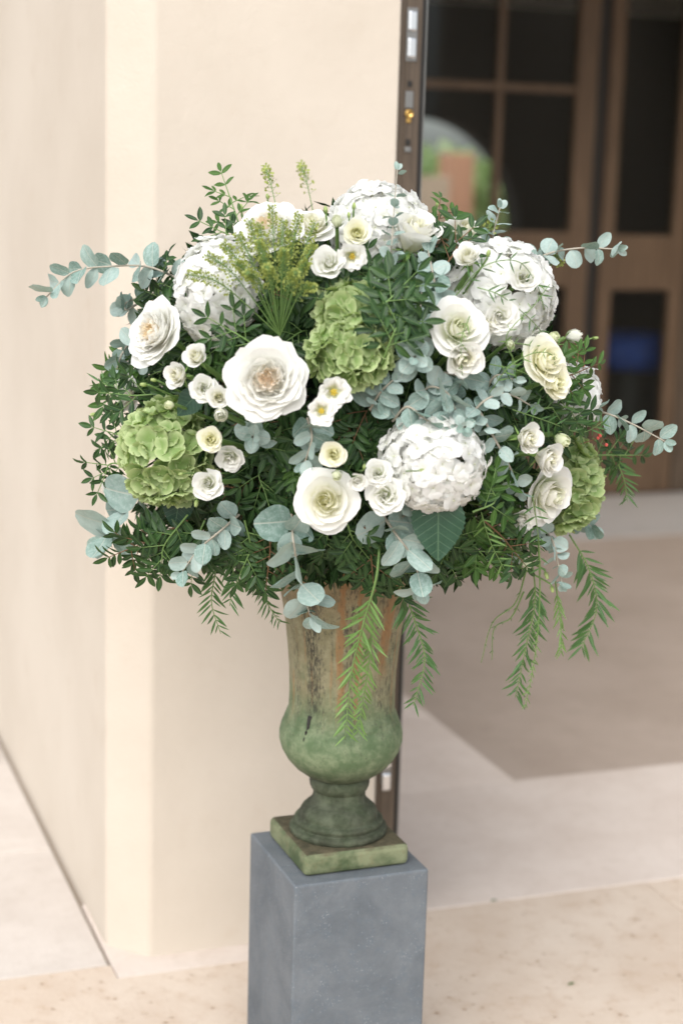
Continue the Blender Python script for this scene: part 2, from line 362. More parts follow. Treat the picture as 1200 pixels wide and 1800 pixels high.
tag(ob('side_wall', box(4.22, 4.6, .506, 4.6, -.03, 2.897, M['plaster'], 'side_wall'), None, MW), 'cream plastered wall closing the right of the entrance', 'wall')
tag(ob('ceiling', box(-.07, 7.2, 3.2, 9.6, 2.905, 3.1, M['plaster'], 'ceiling'), None, MW), kind='structure')  # out of view, put in to shade the doors and the room

# open door leaf, seen along its lock edge
lf = empty('open_door_leaf', MW @ Matrix.Translation((.508, .012, 0))); tag(lf, 'bronze brown door leaf standing open, its lock edge beside the cream wall', 'door')
ob('stile', box(0, .045, 0, .10, .02, 2.88, M['bronze'], 'stile', .002), lf)
ob('lock_strip', box(.011, .030, -.0025, .0, .03, 2.86, M['steel'], 'lock_strip', .0008), lf).data.materials[0] = M['bronze']
ob('gasket', box(.0455, .0535, .004, .09, .02, 2.88, M['dark'], 'gasket', .001), lf)
ob('cover_strip', box(.0537, .0565, .001, .09, .02, 2.88, M['steel'], 'cover_strip', .0008), lf)
ob('leaf_frame', box(.004, .041, .1005, .80, .02, 2.88, M['bronze'], 'leaf_frame', .002), lf)
def latch(z, h):
    for dz in (-.026, .026): ob('latch_roller', box(.012, .031, -.010, -.003, z + dz - .02, z + dz + .02, M['chrome'], 'latch_roller', .004), lf)
    ob('latch_plate', box(.010, .033, -.0048, -.0027, z - h, z + h, M['steel'], 'latch_plate', .001), lf)
zz = lambda py: on_plane(722, py, 0)[1]
latch(zz(60), .052); latch(zz(1352), .03)
ob('key_cylinder', lathe([(0, 0), (.0085, 0), (.0085, .006), (.006, .0065), (.0055, .003), (0, .003)], M['brass'], 'key_cylinder', 20), lf, Matrix.Translation((.0205, -.0026, zz(200))) @ Matrix.Rotation(R(90), 4, 'X'))
ob('cylinder_tail', box(.0155, .0255, -.006, -.0027, zz(216), zz(207), M['brass'], 'cylinder_tail', .002), lf)
ob('lock_plate', box(.012, .0295, -.0042, -.0027, zz(190), zz(160), M['steel'], 'lock_plate', .001), lf)
for py in (147, 250): ob('bolt_hole', box(.016, .026, -.0040, -.0027, zz(py) - .006, zz(py) + .006, M['dark'], 'bolt_hole', .001), lf)
ob('bolt', box(.014, .028, -.006, -.0027, zz(268), zz(258), M['steel'], 'bolt', .002), lf)

# glazed doors at the back of the entrance
TD = 4.50
def glazed(s0, s1, label, rails, muntins_v, muntins_h, st=.11, dy=0., zb=.0):
    d = empty('glazed_door', MW @ Matrix.Translation((0, TD + dy, 0))); tag(d, label, 'door')
    ob('stile', box(s0, s0 + st, 0, .06, zb, 2.86, M['wood'], 'stile', .006), d)
    ob('stile', box(s1 - st, s1, 0, .06, zb, 2.86, M['wood'], 'stile', .006), d)
    for z0, z1 in rails: ob('rail', box(s0 + st + .0005, s1 - st - .0005, .003, .057, z0, z1, M['wood'], 'rail', .006), d)
    for k in range(len(rails) - 1):
        z0, z1 = rails[k][1], rails[k + 1][0]
        xs = [s0 + st] + ([x for x in muntins_v] if k == len(rails) - 2 else []) + [s1 - st]
        zs = [z0] + ([z for z in muntins_h] if k == len(rails) - 2 else []) + [z1]
        for x in xs[1:-1]: ob('muntin', box(x - .018, x + .018, .008, .052, z0 + .0005, z1 - .0005, M['wood'], 'muntin', .006), d)
        for z in zs[1:-1]:
            for i in range(len(xs) - 1):
                a = xs[i] + (.0185 if i else .0005); b = xs[i + 1] - (.0185 if i < len(xs) - 2 else .0005)
                ob('muntin', box(a, b, .010, .050, z - .018, z + .018, M['wood'], 'muntin', .006), d)
        for i in range(len(xs) - 1):
            for j in range(len(zs) - 1): ob('pane', box(xs[i] - .004, xs[i + 1] + .004, .027, .032, zs[j] - .004, zs[j + 1] + .004, M['glass'], 'pane'), d)
    return d
glazed(2.10, 3.36, 'brown glazed door with crossed glazing bars behind the top of the flowers', [(.0, .30), (1.08, 1.355), (2.80, 2.859)], [2.836], [2.05])
glazed(3.43, 3.92, 'brown door of two tall dark panes at the right edge', [(.0, .30), (1.065, 1.345), (2.80, 2.859)], [], [], .075)
tag(ob('door_post', box(3.366, 3.424, .02, .05, .0, 2.86, M['dark'], 'door_post'), None, MW @ Matrix.Translation((0, TD, 0))), 'black strip standing in for the shaded gap between the two brown glazed doors', 'post')  # dark strip painted in for the unlit gap between the doors
tag(ob('door_post', box(3.926, 4.218, .0, .08, .0, 2.86, M['bronze'], 'door_post', .004), None, MW @ Matrix.Translation((0, TD, 0))), 'dark brown post at the far right of the doors', 'post')
tag(ob('door_post', box(.60, 2.094, .0, .08, .0, 2.86, M['bronze'], 'door_post', .004), None, MW @ Matrix.Translation((0, TD, 0))), 'dark brown panelling left of the glazed doors, hidden by the open leaf', 'panelling')
# the dark room behind; its arch and garden stand in for a glass reflection
RB = 9.2
for n_, bx_ in (('room_wall_right', (7.0, 7.2, 4.61, RB)),):
    tag(ob(n_, box(bx_[0], bx_[1], bx_[2], bx_[3], -.03, 2.9, M['room'], n_), None, MW), kind='structure')
asx, asz = on_plane(742, 400, RB); arr = on_plane(913, 400, RB)[0] - asx
v = []; n = 24; arc = [(asx + arr * math.cos(math.pi * i / n), asz + arr * math.sin(math.pi * i / n)) for i in range(n + 1)]
inner = [(asx + arr, .9)] + arc + [(asx - arr, .9)]
outer = [(7.0, .9), (7.0, asz)] + [(7.0 + (.055 - 7.0) * i / n, 2.9) for i in range(1, n)] + [(.055, asz), (.055, .9)]
for (x, z), (X, Z) in zip(inner, outer): v += [(x, RB, z), (X, RB, Z), (x, RB + .25, z)]
f = []
for i in range(len(inner) - 1): a = 3 * i; b = 3 * (i + 1); f += [(a, a + 1, b + 1, b), (a, b, b + 2, a + 2)]
k = len(v); v += [(.055, RB, -.03), (7, RB, -.03), (7, RB, .9), (.055, RB, .9)]; f.append((k, k + 1, k + 2, k + 3))
tag(ob('reflected_arch_wall', mesh('reflected_arch_wall', v, f, M['room'], False), None, MW), kind='structure')  # arch added in place of one mirrored in the panes
gx = lambda px, t: on_plane(px, 350, t)[0]
gz = lambda py, t: on_plane(830, py, t)[1]
tag(ob('reflected_cream_wall', box(gx(600, 12), gx(790, 12), 12, 12.3, -.03, gz(312, 12), M['cream'], 'reflected_cream_wall', .01), None, MW), 'added cream wall standing in for one reflected in the door glass', 'wall')  # added for the cream patch of the reflection
tag(ob('reflected_pier', box(gx(795, 12.6), gx(832, 12.6), 12.6, 13, -.03, gz(270, 12.6), M['terra'], 'reflected_pier', .02), None, MW), 'added terracotta red pier standing in for a reflection in the door glass', 'pier')  # added for the orange patch of the reflection
# added trees standing in for greenery reflected in the door glass
def leafcloud(n, fn, L, W):
    b = MB(); q = [(0, 0, 0), (W, L * .5, .0), (0, L, 0), (-W, L * .5, 0)]
    for _ in range(n):
        p, d, nn = fn(); b.add(q, [(0, 1, 2, 3)], frame(p, d, nn, *([random.uniform(.7, 1.25)] * 3)), [(.5, 0), (1, .5), (.5, 1), (0, .5)])
    return b
def tree(s, t, z0, h, rad, label):
    T = empty('reflected_tree', MW @ Matrix.Translation((s, t, 0))); tag(T, label, 'tree')
    def fn():
        while True:
            d = rv()
            if .2 < d.length < 1: break
        p = Vector((d.x * rad, d.y * rad, z0 + h * .5 + d.z * h * .5)); return p, rv(), rv()
    ob('crown', leafcloud(2600, fn, .17, .055).build('crown', M['tree'], False), T)
    b = MB(); b.tube([(0, 0, -.05), (.03, 0, z0 * .6 + .3), (0, .02, z0 + h * .6)], .07, .03, 8)
    ob('trunk', b.build('trunk', M['stem_r']), T)
tree(gx(765, 14.5), 14.5, .1, 1.75, 1.0, 'pale green added tree standing in for reflected greenery, left of the other')
tree(gx(905, 13.2), 13.2, .1, 1.75, .55, 'yellow green added tree standing in for reflected greenery, right side of the arch')
# blue seat added to stand for a blue reflection in the lower right pane
bs = empty('reflection_pouf', MW @ Matrix.Translation((gx(1105, 5.1), 5.0, 0))); tag(bs, 'blue round pouf added behind the lower right pane to stand for a blue reflection', 'pouf')
ob('cushion', lathe([(0, .80), (.16, .80), (.24, .77), (.27, .70), (.25, .62), (.2, .60), (0, .60)], M['blue'], 'cushion', 32), bs)
ob('base', lathe([(.19, .599), (.2, .3), (.22, 0), (0, 0)], M['dark'], 'base', 32), bs)

# ================================================================ PEDESTAL AND URN
ZP = .45
PC = Vector((.010, 2.872, 0)); MP = Matrix.Translation(PC) @ Matrix.Rotation(R(21.0), 4, 'Z')
ped = ob('stone_pedestal', box(-.124, .124, -.124, .124, 0, ZP, M['bluestone'], 'stone_pedestal', .004), None, MP)
tag(ped, 'square blue-grey stone pedestal carrying the urn', 'pedestal')
urn = empty('urn', MP @ Matrix.Translation((0, 0, ZP))); tag(urn, 'weathered green and brown terracotta urn on the stone pedestal', 'urn')
ob('plinth', box(-.0975, .0975, -.0975, .0975, .0005, .040, M['plinth'], 'plinth', .010), urn)
foot = [(.084, .040), (.0865, .0425), (.0872, .047), (.0860, .0510), (.0825, .0530), (.0775, .0535), (.0765, .0545), (.0768, .0575), (.0790, .0600), (.0790, .0640), (.0765, .0668), (.0715, .0675), (.0700, .0688), (.0702, .0720), (.0690, .0780), (.0650, .0850), (.0580, .0915), (.0530, .0935), (.0520, .0945), (.0518, .0975), (.0490, .1000), (.0468, .1060), (.0460, .117)]
ob('foot', lathe(foot, M['urn'], 'foot'), urn)
ob('neck_ring', lathe([(.0460, .117), (.0500, .121), (.0525, .127), (.0535, .133), (.0525, .139), (.050, .143)], M['urn'], 'neck_ring'), urn)
body = [(.049, .143), (.064, .150), (.080, .162), (.094, .178), (.1035, .195), (.1085, .212), (.1085, .226), (.1055, .239), (.1025, .246), (.1005, .2475), (.1010, .250), (.0995, .2545), (.0975, .256), (.098, .2585), (.0965, .263), (.0945, .2655), (.0930, .272),
        (.0925, .30), (.0935, .34), (.0970, .38), (.1015, .42), (.1070, .455), (.1130, .485), (.1195, .512), (.1250, .530), (.1290, .536), (.1310, .542), (.1300, .549), (.125, .551), (.114, .545), (.102, .50), (.09, .44)]
ob('body', lathe(body, M['urn'], 'body', 96), urn)
chip = MB()                                                        # the black scar on the belly
pts = []
for px, py in ((545, 1258), (543, 1272), (540, 1283), (536, 1296), (533, 1303)):
    d = ray(px, py); c0 = PC + Vector((0, 0, ZP)); best = None
    for k in range(4000):
        p = CAM + d * (2.4 + k * .0002); q = p - c0; rr = math.hypot(q.x, q.y)
        r_at = next((a[0] + (b[0] - a[0]) * (q.z - a[1]) / (b[1] - a[1]) for a, b in zip(body, body[1:]) if a[1] <= q.z < b[1] and a[1] < .54), 0)
        if rr < r_at: best = p; break
    if best: pts.append(urn.matrix_basis.inverted() @ (best - d * -.0015))
if len(pts) > 2: ob('dark_scar', MB().tube([q + rv(.0007) for q in smooth_pts(pts, 12)], .0046, .0012, 6).build('dark_scar', M['dark']), urn)

# ================================================================ BOUQUET GEOMETRY
BC = at_y(606, 672, 2.862); BR = Vector((.425, .385, .335))
def ell_hit(x, y, k=1.):
    d = ray(x, y); o = CAM - BC; S = Vector((1 / (BR.x * k), 1 / (BR.y * k), 1 / (BR.z * k)))
    D = Vector((d.x * S.x, d.y * S.y, d.z * S.z)); O = Vector((o.x * S.x, o.y * S.y, o.z * S.z))
    a = D.dot(D); b = 2 * D.dot(O); c = O.dot(O) - 1; q = b * b - 4 * a * c
    if q < 0: return at_y(x, y, BC.y - .06), False
    return CAM + d * ((-b - math.sqrt(q)) / (2 * a)), True
def nrm(p):
    q = p - BC; n = Vector((q.x / BR.x ** 2, q.y / BR.y ** 2, q.z / BR.z ** 2)); return n.normalized()
def pt(x, y, off=0., dy=None):
    if dy is not None: return at_y(x, y, BC.y + dy)
    p, hit = ell_hit(x, y); tocam = (CAM - p).normalized()
    return p + tocam * off
MMPX = lambda p: (p - CAM).dot(fwd) / F_PX          # metres per photo pixel at p

# ---------------------------------------------------------------- leaf meshes
def leaf_me(name, W, m, shape='ellip', fold=.25, bend=.15, nu=4, nv=7, wav=0., serr=0., seed=0, stalk=0.):
    rnd = random.Random(seed); v = []; f = []; uv = []; ph = rnd.uniform(0, 6)
    for j in range(nv + 1):
        t = j / nv
        if shape == 'ellip': wd = math.sin(math.pi * min(1, max(0, t)) ** .9) ** .75
        elif shape == 'round': wd = math.sqrt(max(0, 1 - (2 * (t * .985 + .0075) - 1) ** 2)) * (1.03 - .1 * t)
        elif shape == 'ovate': wd = (math.sin(math.pi * t ** .72) ** .8) * (1 - .12 * t)
        else: wd = math.sin(math.pi * t ** .8) ** .9
        wd = max(wd, .02) * W / 2
        if serr: wd *= 1 + serr * (1 if j % 2 else -1) * (1 if 0 < j < nv else 0)
        for i in range(nu + 1):
            u = 2 * i / nu - 1; x = u * wd
            z = fold * abs(x) - bend * t * t + wav * math.sin(t * 9 + ph + (2 if u > 0 else 0)) * u * u
            v.append((x, t + stalk, z)); uv.append((u * .5 * wd / (W / 2) + .5, t))
    for j in range(nv):
        for i in range(nu): a = j * (nu + 1) + i; f.append((a, a + 1, a + nu + 2, a + nu + 1))
    return mesh(name, v, f, m, True, uv)
EUC = [leaf_me('leaf', w_, M['euc'], 'round', fo, be, 4, 8, .03, 0, i) for i, (w_, fo, be) in enumerate([(1.0, .2, .18), (.92, .32, -.15), (1.05, -.18, .24), (.8, .28, .32), (.70, .2, -.16)])]
LEN = [leaf_me('leaf', .31 + .03 * (i % 3), M['lent'], 'ellip', .3, be, 4, 6, .02, 0, i) for i, be in enumerate([.1, .22, -.08, .3, .02])]
LEN2 = [leaf_me('leaf', .31 + .03 * (i % 3), M['lent2'], 'ellip', .3, be, 4, 6, .02, 0, i) for i, be in enumerate([.1, .22, -.08])]
PEP = [leaf_me('leaf', .125, M['pepper'], 'narrow', .3, be, 2, 6, .0, 0, i) for i, be in enumerate([.1, .25, -.1])]
PEP2 = [leaf_me('leaf', .115, M['pepper2'], 'narrow', .3, be, 2, 6, .0, 0, i) for i, be in enumerate([.1, .25, -.1])]
BROAD = [leaf_me('leaf', .82, M['broad'], 'ovate', .16, be, 8, 26, .02, .025, i) for i, be in enumerate([.12, .3])]

# ---------------------------------------------------------------- flower prototypes (unit radius, +Z is the way the bloom faces)
def prof(r0, z0, L, angs, n=30):
    rs = [r0]; zs = [z0]; k = len(angs) - 1
    for i in range(n):
        t = (i + .5) / n * k; j = min(int(t), k - 1); a = R(angs[j] + (angs[j + 1] - angs[j]) * (t - j))
        rs.append(rs[-1] + math.sin(a) * L / n); zs.append(zs[-1] + math.cos(a) * L / n)
    def fn(v):
        t = max(0, min(1, v)) * n; j = min(int(t), n - 1); t -= j
        return rs[j] + (rs[j + 1] - rs[j]) * t, zs[j] + (zs[j + 1] - zs[j]) * t
    return fn
def lerp3(a, b, t): t = max(0, min(1, t)); return tuple(x + (y - x) * t for x, y in zip(a, b))
def petal(phi, wd, pf, rounding=.28, point=0., spiral=.06, ruf=0., rn=3, seed=0, cols=((.8, .8, .6), (.9, .9, .88)), nu=8, nv=9, m=None, cx=0., cy=0., notch=0., roll=0.):
    rnd = random.Random(seed); ph = rnd.uniform(0, 6.28); jx = rnd.uniform(-.05, .05); sh = (rnd.uniform(0, 50), rnd.uniform(0, 50), rnd.uniform(0, 50))
    v = []; f = []; uv = []; cc = []
    for j in range(nv + 1):
        for i in range(nu + 1):
            u = 2 * i / nu - 1; t = j / nv
            tv = t * (1 - rounding * abs(u) ** 2.4 - point * abs(u) + (notch * (abs(u) - .35) if abs(u) < .35 else 0))
            r, z = pf(tv); hw = wd * (.42 + .58 * math.sin(min(1, tv * 1.25) * math.pi / 2))
            a = phi + (u + jx) * hw
            nz = noise.noise(Vector((u * 1.3 + sh[0], tv * 1.6 + sh[1], sh[2])))
            r += spiral * u * (.4 + tv) + nz * .10 * tv + ruf * tv * tv * math.cos(rn * 3.1 * u + ph) + roll * tv ** 3 * u * u
            z += ruf * tv * tv * math.sin(rn * 3.1 * u + ph * 1.7) + nz * .07 * tv + .018 * tv ** 3 * noise.noise(Vector((u * 5 + sh[0], tv * 3, sh[1])))
            v.append((cx + r * math.cos(a), cy + r * math.sin(a), z)); uv.append((u * .5 + .5, t)); cc.append(lerp3(cols[0], cols[1], tv * 1.35))
    for j in range(nv):
        for i in range(nu): a = j * (nu + 1) + i; f.append((a, a + 1, a + nu + 2, a + nu + 1))
    return mesh('petal', v, f, m or M['petal'], True, uv, cc)
W_ = (.885, .885, .865); CR = (.88, .87, .79)
def sepals(n, L, a0, a1, seed, wd=.32):
    b = MB()
    for i in range(n):
        me = petal(2 * math.pi * i / n + .3, wd, prof(.06, -.06, L, (80, a0, a1)), .1, .55, 0, 0, 1, seed + i, nu=2, nv=5, m=M['calyx'])
        b.add([x.co[:] for x in me.vertices], [tuple(p.vertices) for p in me.polygons], Matrix.Identity(4)); bpy.data.meshes.remove(me)
    b.tube([(0, 0, -.22), (0, 0, -.1), (0, 0, .0)], .10, .17, 8)
    return b.build('calyx', M['calyx'])
def classic(seed, tint=(.84, .83, .56), open_=1., outer=W_, mid=CR):
    rnd = random.Random(seed); P = []
    L = [(4, .03, .95, (22, -6, -22), 1.5, .05), (4, .06, .98, (38, 4, -10), 1.35, .06), (5, .08, 1.02, (55, 14, 6), 1.15, .07), (5, .1, 1.06, (66, 30, 38), 1.0, .07), (5, .12, 1.12, (76, 48, 78), .95, .06), (5, .12, 1.15, (84, 62, 108), .92, .05)]
    for k, (n, r, ln, an, wd, sp) in enumerate(L):
        o = rnd.uniform(0, 6)
        for i in range(n):
            cols = (tint, lerp3(mid, outer, (k - 1) / 3))
            if k < 2: cols = (tint, lerp3(tint, mid, .45 + .2 * k))
            an2 = tuple(a * (open_ if k > 1 else 1) + rnd.uniform(-5, 5) for a in an)
            P.append(petal(o + 2 * math.pi * i / n + rnd.uniform(-.15, .15), wd, prof(r, -.02 * k, ln * .95 * rnd.uniform(.93, 1.05), an2), .22, .06, sp, .015, 2, seed * 99 + k * 10 + i, cols, roll=.05 if k > 2 else 0))
    return dict(petal=P, calyx=[sepals(5, .6, 100, 120, seed)])
def garden(seed, tint=(.93, .77, .60)):
    rnd = random.Random(seed); P = []
    for k, (n, ln, an, wd, pn) in enumerate([(7, 1.12, (76, 64, 92), .74, .18), (7, 1.08, (68, 52, 64), .76, .20), (7, 1.02, (58, 40, 42), .80, .14), (7, .92, (50, 30, 20), .80, .08), (7, .84, (42, 20, 6), .80, .05)]):
        o = rnd.uniform(0, 6)
        for i in range(n):
            P.append(petal(o + 2 * math.pi * i / n + rnd.uniform(-.16, .16), wd, prof(.12, -.03 * k, ln * rnd.uniform(.90, 1.08), tuple(a + rnd.uniform(-8, 8) for a in an)), .08, pn, .06, .025, 2, seed * 77 + k * 9 + i, (CR, W_)))
    for k, (n, r, z0, ln, an, wd, hx) in enumerate([(8, .34, .22, .34, (52, 34, 20), .50, 0), (8, .26, .26, .32, (44, 20, 6), .55, .03), (7, .18, .28, .32, (34, 8, -6), .65, .05), (6, .11, .30, .30, (24, 4, -8), .8, .06), (5, .05, .30, .28, (20, 8, 0), 1.0, .06)]):
        o = rnd.uniform(0, 6)                                       # ruffled, quartered heart
        for i in range(n):
            a = o + 2 * math.pi * i / n + rnd.uniform(-.4, .4)
            P.append(petal(a, wd * rnd.uniform(.75, 1.2), prof(r * rnd.uniform(.75, 1.25), z0 + .08, (ln + .08) * rnd.uniform(.85, 1.08), tuple(q + rnd.uniform(-12, 12) for q in an)), .2, .03, .09 * rnd.choice((-1, 1)), .04, 2, seed * 31 + k * 7 + i, (lerp3(CR, tint, .12 + .16 * k), lerp3(W_, lerp3(CR, tint, .7), max(0, k - 1) / 3.5)), nu=8, nv=7, cx=hx * math.cos(a + 1), cy=hx * math.sin(a + 1)))
    P.append(petal(0, 7.6, prof(0, .34, .38, (90, 88, 70)), 0, 0, 0, .0, 2, seed, (tint, CR), nu=16, nv=4))
    return dict(petal=P, calyx=[sepals(5, .6, 100, 120, seed)])
def lisianthus(seed, open_=1., double=True):
    rnd = random.Random(seed); P = []
    if double: sets = [(4, .95, (62, 36, 74), 1.0, .12, .05), (5, .92, (52, 26, 48), 1.0, .10, .05), (5, .88, (42, 12, 22), 1.05, .08, .045), (4, .82, (30, 2, 4), 1.2, .05, .035), (3, .74, (18, -4, -8), 1.4, .03, .02)]
    else: sets = [(5, .90, (58, 26, 78), .92, .06, .06), (5, .84, (50, 18, 58), .90, .06, .06)]
    for k, (n, ln, an, wd, r, ruf) in enumerate(sets):
        o = rnd.uniform(0, 6)
        for i in range(n):
            P.append(petal(o + 2 * math.pi * i / n + rnd.uniform(-.2, .2), wd, prof(r, 0, ln, tuple(a * (open_ if k < 3 else 1) + rnd.uniform(-6, 6) for a in an)), .20, 0, .09, ruf, 2, seed * 55 + k * 9 + i, ((.76, .80, .56), W_), nu=9))
    out = dict(petal=P, calyx=[sepals(5, .55, 60, 75, seed, .16)])
    if not double:
        b = MB(); b.tube([(0, 0, .05), (0, 0, .34)], .13, .10, 8)
        for i in range(6): a = i * 1.05; b.tube([(.05 * math.cos(a), .05 * math.sin(a), .1), (.11 * math.cos(a), .11 * math.sin(a), .34), (.13 * math.cos(a), .13 * math.sin(a), .42)], .022, .05, 5)
        out['stamen'] = [b.build('stamen', M['stamen'])]
    return out
def bud(seed, greenish=.5, fat=1.):
    rnd = random.Random(seed); P = []; tip = lerp3(W_, (.72, .78, .42), greenish)
    for k, (n, r, an, ln) in enumerate([(3, .02, (22, 2, -18), 1.55), (4, .06, (48 * fat, 6, -26), 1.55), (4, .08, (58 * fat, 12, -18), 1.45)]):
        for i in range(n): P.append(petal(k + 2 * math.pi * i / n, 1.35, prof(r, -.02 * k, ln, an), .25, .1, .07, .0, 2, seed * 44 + k * 9 + i, (lerp3(W_, (.55, .68, .25), greenish), tip), nu=6, nv=7))
    return dict(petal=P, calyx=[sepals(5, 1.0, 45, 8, seed, .30)])
def closed_bud(seed):
    P = []
    for i in range(4): P.append(petal(2 * math.pi * i / 4, 1.2, prof(.05, 0, 1.7, (48, 0, -24)), .3, .12, .06, 0, 2, seed + i, ((.28, .40, .12), (.50, .60, .26)), nu=5, nv=7))
    return dict(petal=P, calyx=[sepals(5, .9, 40, 5, seed, .25)])
PROTO = dict(
    rose=[classic(1), classic(2, (.86, .85, .62)), classic(5, (.80, .84, .60), .8)], garden=[garden(3), garden(4, (.88, .70, .42))],
    lis=[lisianthus(11), lisianthus(12, .9), lisianthus(13, 1.1, False)], spray=[classic(21, (.88, .87, .60), .85, (.92, .91, .82), (.90, .89, .74)), classic(22, (.87, .87, .58), .6, (.92, .91, .80), (.90, .89, .72)), lisianthus(23, .8)],
    half=[classic(31, (.84, .84, .6), .45), bud(32, .15, 1.15)], bud=[bud(41, .45), bud(42, .6)], cbud=[closed_bud(51)])
LANDMARKS = []          # (px, py, radius px, short name)
FS = dict(lisianthus=1.28, spray_rose=1.12, rose=1.02)
def to_core(p): return (BC + Vector((0, .03, -.16)) - p).normalized()
def facing(p, tx, ty, camw=.45):
    n = nrm(p); c = (CAM - p).normalized()
    return (n * (1 - camw) + c * camw + right * tx + upv * ty).normalized()
def stem_me(kind_mat, L, rad, s, bendv):
    return MB().tube(smooth_pts([(0, 0, -.05), (bendv[0] * .4, bendv[1] * .4, -L * .5), (bendv[0], bendv[1], -L)], 6), rad, rad * 1.1, 6).build('stem', kind_mat)
def flower(name, proto, px, py, dia, label, cat, group, tx=0, ty=0, off=.0, dy=None, camw=.45, short=None, roll=None, squash=1., depth=.45, stemL=None):
    p = pt(px, py, off + .04, dy); rad = dia / 2 * MMPX(p) * FS.get(name, 1.) * (1.35 if proto is PROTO['half'][0] else 1.); fz = facing(p, tx, ty, camw)
    Mx = frame_z(p - fz * rad * depth, fz, random.uniform(0, 6.28) if roll is None else roll, rad)
    T = empty(name, Mx); tag(T, label, cat, group)
    for k, lst in proto.items():
        for me in lst: ob(k, me, T)
    core = Mx.to_3x3().inverted() @ to_core(p); core.z = min(core.z, -.35); core.normalize()
    ln = stemL if stemL else (.14 / rad)
    ob('stem', MB().tube(smooth_pts([(0, 0, -.15), Vector((0, 0, -.45)) + core * .05 * ln, core * ln * .5 + Vector((0, 0, -.3)), core * ln], 8), min(.004 / rad, .22), min(.004 / rad, .22), 6).build('stem', M['stem_g']), T)
    if dia >= 34: LANDMARKS.append((px, py, dia / 2, short))
    return T

# hydrangea heads -----------------------------------------------------------
def floret_petal(seed, green):
    rnd = random.Random(seed); v = []; f = []; uv = []; cc = []; nu, nv = 6, 6; ph = rnd.uniform(0, 6); fr_ = .07 if green else .035
    for j in range(nv + 1):
        t = j / nv
        for i in range(nu + 1):
            u = 2 * i / nu - 1; wd = .60 * max(.02, 1 - abs(2 * t - 1.12) ** 2.8 / 1.38) ** .5 if t > .0 else .08
            tt = t * (1 - .10 * u * u); x = u * wd; y = .04 + tt * .98
            wv = .06 * math.sin(3.2 * u + ph) * tt + fr_ * tt * tt * math.sin(9 * u + ph * 2) + .06 * noise.noise(Vector((x * 3 + seed, y * 3, 0)))
            z = (.08 + .30 * tt * tt + .16 * u * u * tt + wv) if green else (.10 + .16 * math.sin(tt * 2.6) + .10 * u * u * tt + wv)
            edge = max(abs(u) ** 2.5, max(0, t - .55) / .45)
            if green: c = lerp3((.215, .325, .105), (.48, .56, .30), edge * .95)
            else: c = lerp3((.85, .865, .80), (.895, .90, .885), t * 2)
            v.append((x, y, z)); uv.append((u * .5 + .5, t)); cc.append(c)
    for j in range(nv):
        for i in range(nu): a = j * (nu + 1) + i; f.append((a, a + 1, a + nu + 2, a + nu + 1))
    return mesh('petal', v, f, M['green_petal'] if green else M['floret_petal'], True, uv, cc)
FP = {g: [floret_petal(60 + i, g) for i in range(4)] for g in (True, False)}
def button(m): return lathe([(0, .20), (.05, .19), (.075, .14), (.06, .06), (.03, -.25), (.02, -.7)], m, 'floret', 8)
BUT = {True: button(M['calyx']), False: button(mat_plain('floret_eye', (.55, .58, .40), .6))}
